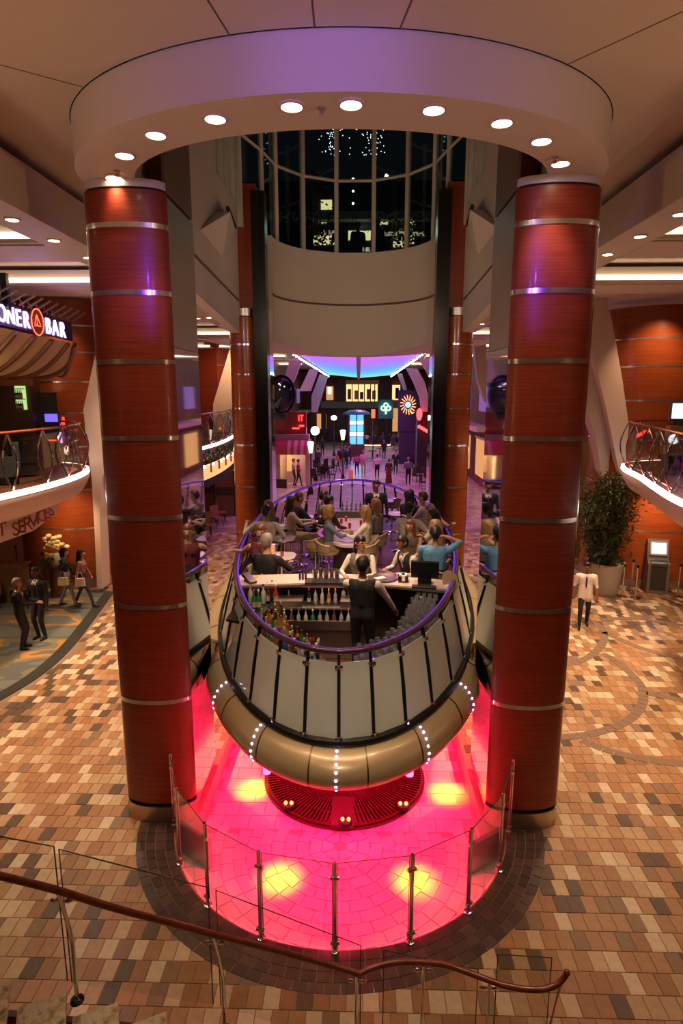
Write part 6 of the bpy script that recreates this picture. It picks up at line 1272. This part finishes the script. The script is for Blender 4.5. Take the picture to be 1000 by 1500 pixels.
# --- mid-left gallery with garland, screens and chairs
GM, pvM, nM = gallery([tuple(W(x, y, z=4)[:2]) for x, y in ((268, 660), (296, 655), (320, 648), (336, 641), (346, 634), (352, 626))], 'gallery_mid', 'farther left gallery with garland hung under its glowing edge', back=-11.8)
balustrade(pvM, nM, None, 'dark violet railing of the farther left gallery')
gl_ = thing('garland', 'green garland with red ribbons and warm lights under the farther left gallery', 'garland', (pvM[0].x, pvM[0].y, 3.5), world_parts=True); lv = MB()
for i in range(2200):
    j = rng.randrange(len(pvM)); q = pvM[j] + nM[j] * rng.uniform(.0, .22) + Vector((rng.uniform(-.15, .15), rng.uniform(-.15, .15), 3.62 + rng.gauss(0, .12))); d = Vector((rng.gauss(0, 1), rng.gauss(0, 1), rng.gauss(0, 1))).normalized(); w_ = d.cross(Vector((0, .3, 1))).normalized() * .03; lv.add([q, q + d * .06 + w_, q + d * .15, q + d * .06 - w_], [(0, 1, 2, 3)])
tag(put('needles', lv.mesh('needles', mat('garland_green', (.03, .05, .015), .7), smooth=False), gl_), kind='stuff')
for j in range(0, len(pvM), 3): put('ribbon', MB().box(tuple(pvM[j] + nM[j] * .14 + up * 3.2), (.07, .03, .4)).mesh('ribbon', mat('ribbon_red', (.6, .02, .02), .6)), gl_)
for j in range(1, len(pvM), 3): put('light', MB().sphere(pvM[j] + nM[j] * .12 + up * 3.28, .06, 6).mesh('light', M_lamp), gl_)
o = MB().slab([(p.x, p.y, 2.75) for p in pvM], [(p.x, p.y, 3.3) for p in pvM], .02).build('lit_band', em('warm_fascia', (1, .6, .22), .9)); tag(o, 'warm lit band under the garland', 'light band')
o = MB().slab([(p.x, p.y, 2.45) for p in pvM], [(p.x, p.y, 2.75) for p in pvM], .04).build('dark_band', M_mblack); tag(o, 'black band under the warm lit band of the farther gallery', 'band')
for i, (px, py) in enumerate(((309, 752), (330, 756))):
    p = W(px, py, z=0); t = thing('folding_screen', 'brown screen with woven lattice strip, %s' % ('left one', 'right one beside the column')[i], 'screen', (p.x, p.y, 0)); put('panel', MB().box((0, 0, 1.1), (.95, .06, 2.2)).mesh('panel', mat('screen_brown', (.24, .11, .06), .6)), t); put('lattice', MB().box((0, -.035, 1.25), (.85, .02, .4)).mesh('lattice', mat('lattice_dark', (.07, .04, .03), .6)), t); put('frame', MB().box((0, 0, 2.2), (1.0, .08, .06)).box((-.48, 0, 1.1), (.05, .08, 2.2)).box((.48, 0, 1.1), (.05, .08, 2.2)).mesh('frame', M_mblack), t)
for i, (px, py) in enumerate(((302, 784), (318, 772), (300, 768), (324, 764))): p = W(px, py, z=0); simple_chair('tub_chair', (p.x, p.y, 0), R(200 + 30 * i), 'orange tan chair by the brown screens, %s' % ('nearest', 'second', 'left rear', 'beside the column')[i], M_tanlea, 'orange chairs by the screens')
# --- outside the night windows
M_night = mat('night_wall', (.02, .02, .022), .8)
nb_ = thing('night_building', 'dark building across the night garden with lit windows', 'building', (1, 44, 9), world_parts=True)
put('block', MB().box((1, 46, 15.0), (28, 2, 9.99)).mesh('block', M_night), nb_); put('roof_edge', MB().box((1, 44.5, 17.6), (24, .8, .5)).mesh('roof_edge', mat('roof_pale', (.3, .32, .3), .6)), nb_)
M_win = em('night_window', (1.0, .78, .35), 1.6)
for px, py in ((467, 352), (482, 352), (470, 320), (584, 355), (598, 350), (584, 318), (600, 322), (518, 345), (535, 345), (478, 300), (560, 322)):
    a = W(px, py, Y=44.9); put('window', MB().box(tuple(a), (.75, .1, .6)).mesh('window', M_win), nb_); put('window', MB().box(tuple(a + Vector((.5, 0, -.9))), (1.0, .1, .25)).mesh('window', em('night_window_dim', (1, .8, .5), .5)), nb_)
fl_ = MB()
for i in range(110):
    cx = rng.choice((490, 545)); p = W(cx + rng.gauss(0, 9), rng.uniform(176, 228), Y=rng.uniform(24, 28)); fl_.sphere(p, .016, 5)
o = fl_.build('fairy_lights', em('fairy_white', (.85, .95, 1), 6)); tag(o, 'tiny white fairy lights hanging outside above the night window', 'fairy lights', kind='stuff')
for i, (px, py, r_) in enumerate(((566, 258, .09), (522, 188, .06), (517, 262, .05), (517, 280, .05), (517, 298, .05))):
    p = W(px, py, Y=30); o = MB().sphere(p, r_, 8).cyl((p.x, p.y + .06, 10.0), (p.x, p.y + .06, p.z + .1), .012, n=5, mi=1).build('garden_light', [em('garden_%d' % i, (.9, .95, 1) if i != 1 else (1, .2, .1), 8), M_mblack]); tag(o, ['bright white flood lamp outside the window', 'small red lamp high outside', 'small warm lamp above the figures, top', 'small warm lamp above the figures, middle', 'small warm lamp above the figures, lowest'][i], 'lamp')
for i, (px, h_) in enumerate(((497, 1.66), (524, 1.7), (553, 1.8))):
    p = W(px, 372, Y=22.6); person((p.x, p.y, 10.0), R(0 + 20 * i), 'dark figure standing outside the night window, %s' % ('left', 'middle', 'right')[i], h=h_, top=(.01, .01, .012), hair='black', skin='dark', vox=.03)
o = MB().box((.1, 34.9, 9.95), (30, 26, .1)).build('garden_terrace', M_night); struct(o, 'dark terrace outside the night window', 'terrace')
for i, (px, Yt) in enumerate(((440, 26), (596, 27), (465, 30))):
    p = W(px, 300, Y=Yt); t = thing('garden_tree', 'dark leafy tree outside the night window, %s' % ('left', 'right', 'behind the left figure')[i], 'tree', (p.x, Yt, 10.0)); put('trunk', MB().cyl((0, 0, 0), (0, 0, 2.5), .08, .05, n=7).mesh('trunk', M_night), t); lv = MB()
    for j in range(700): q = Vector((rng.gauss(0, .55), rng.gauss(0, .5), 2.4 + rng.gauss(0, .9))); d = Vector((rng.gauss(0, 1), rng.gauss(0, 1), rng.gauss(0, 1))).normalized() * .16; w_ = d.cross(Vector((.2, .3, 1))).normalized() * .06; lv.add([q, q + d * .5 + w_, q + d, q + d * .5 - w_], [(0, 1, 2, 3)])
    tag(put('foliage', lv.mesh('foliage', mat('night_leaf', (.02, .05, .02), .7), smooth=False), t), kind='stuff')
light('garden_glow', 'POINT', (.5, 33, 14), 120, (.8, .95, .85), size=.5)
for o in bpy.data.objects:
    if '_o' in o: del o['_o']
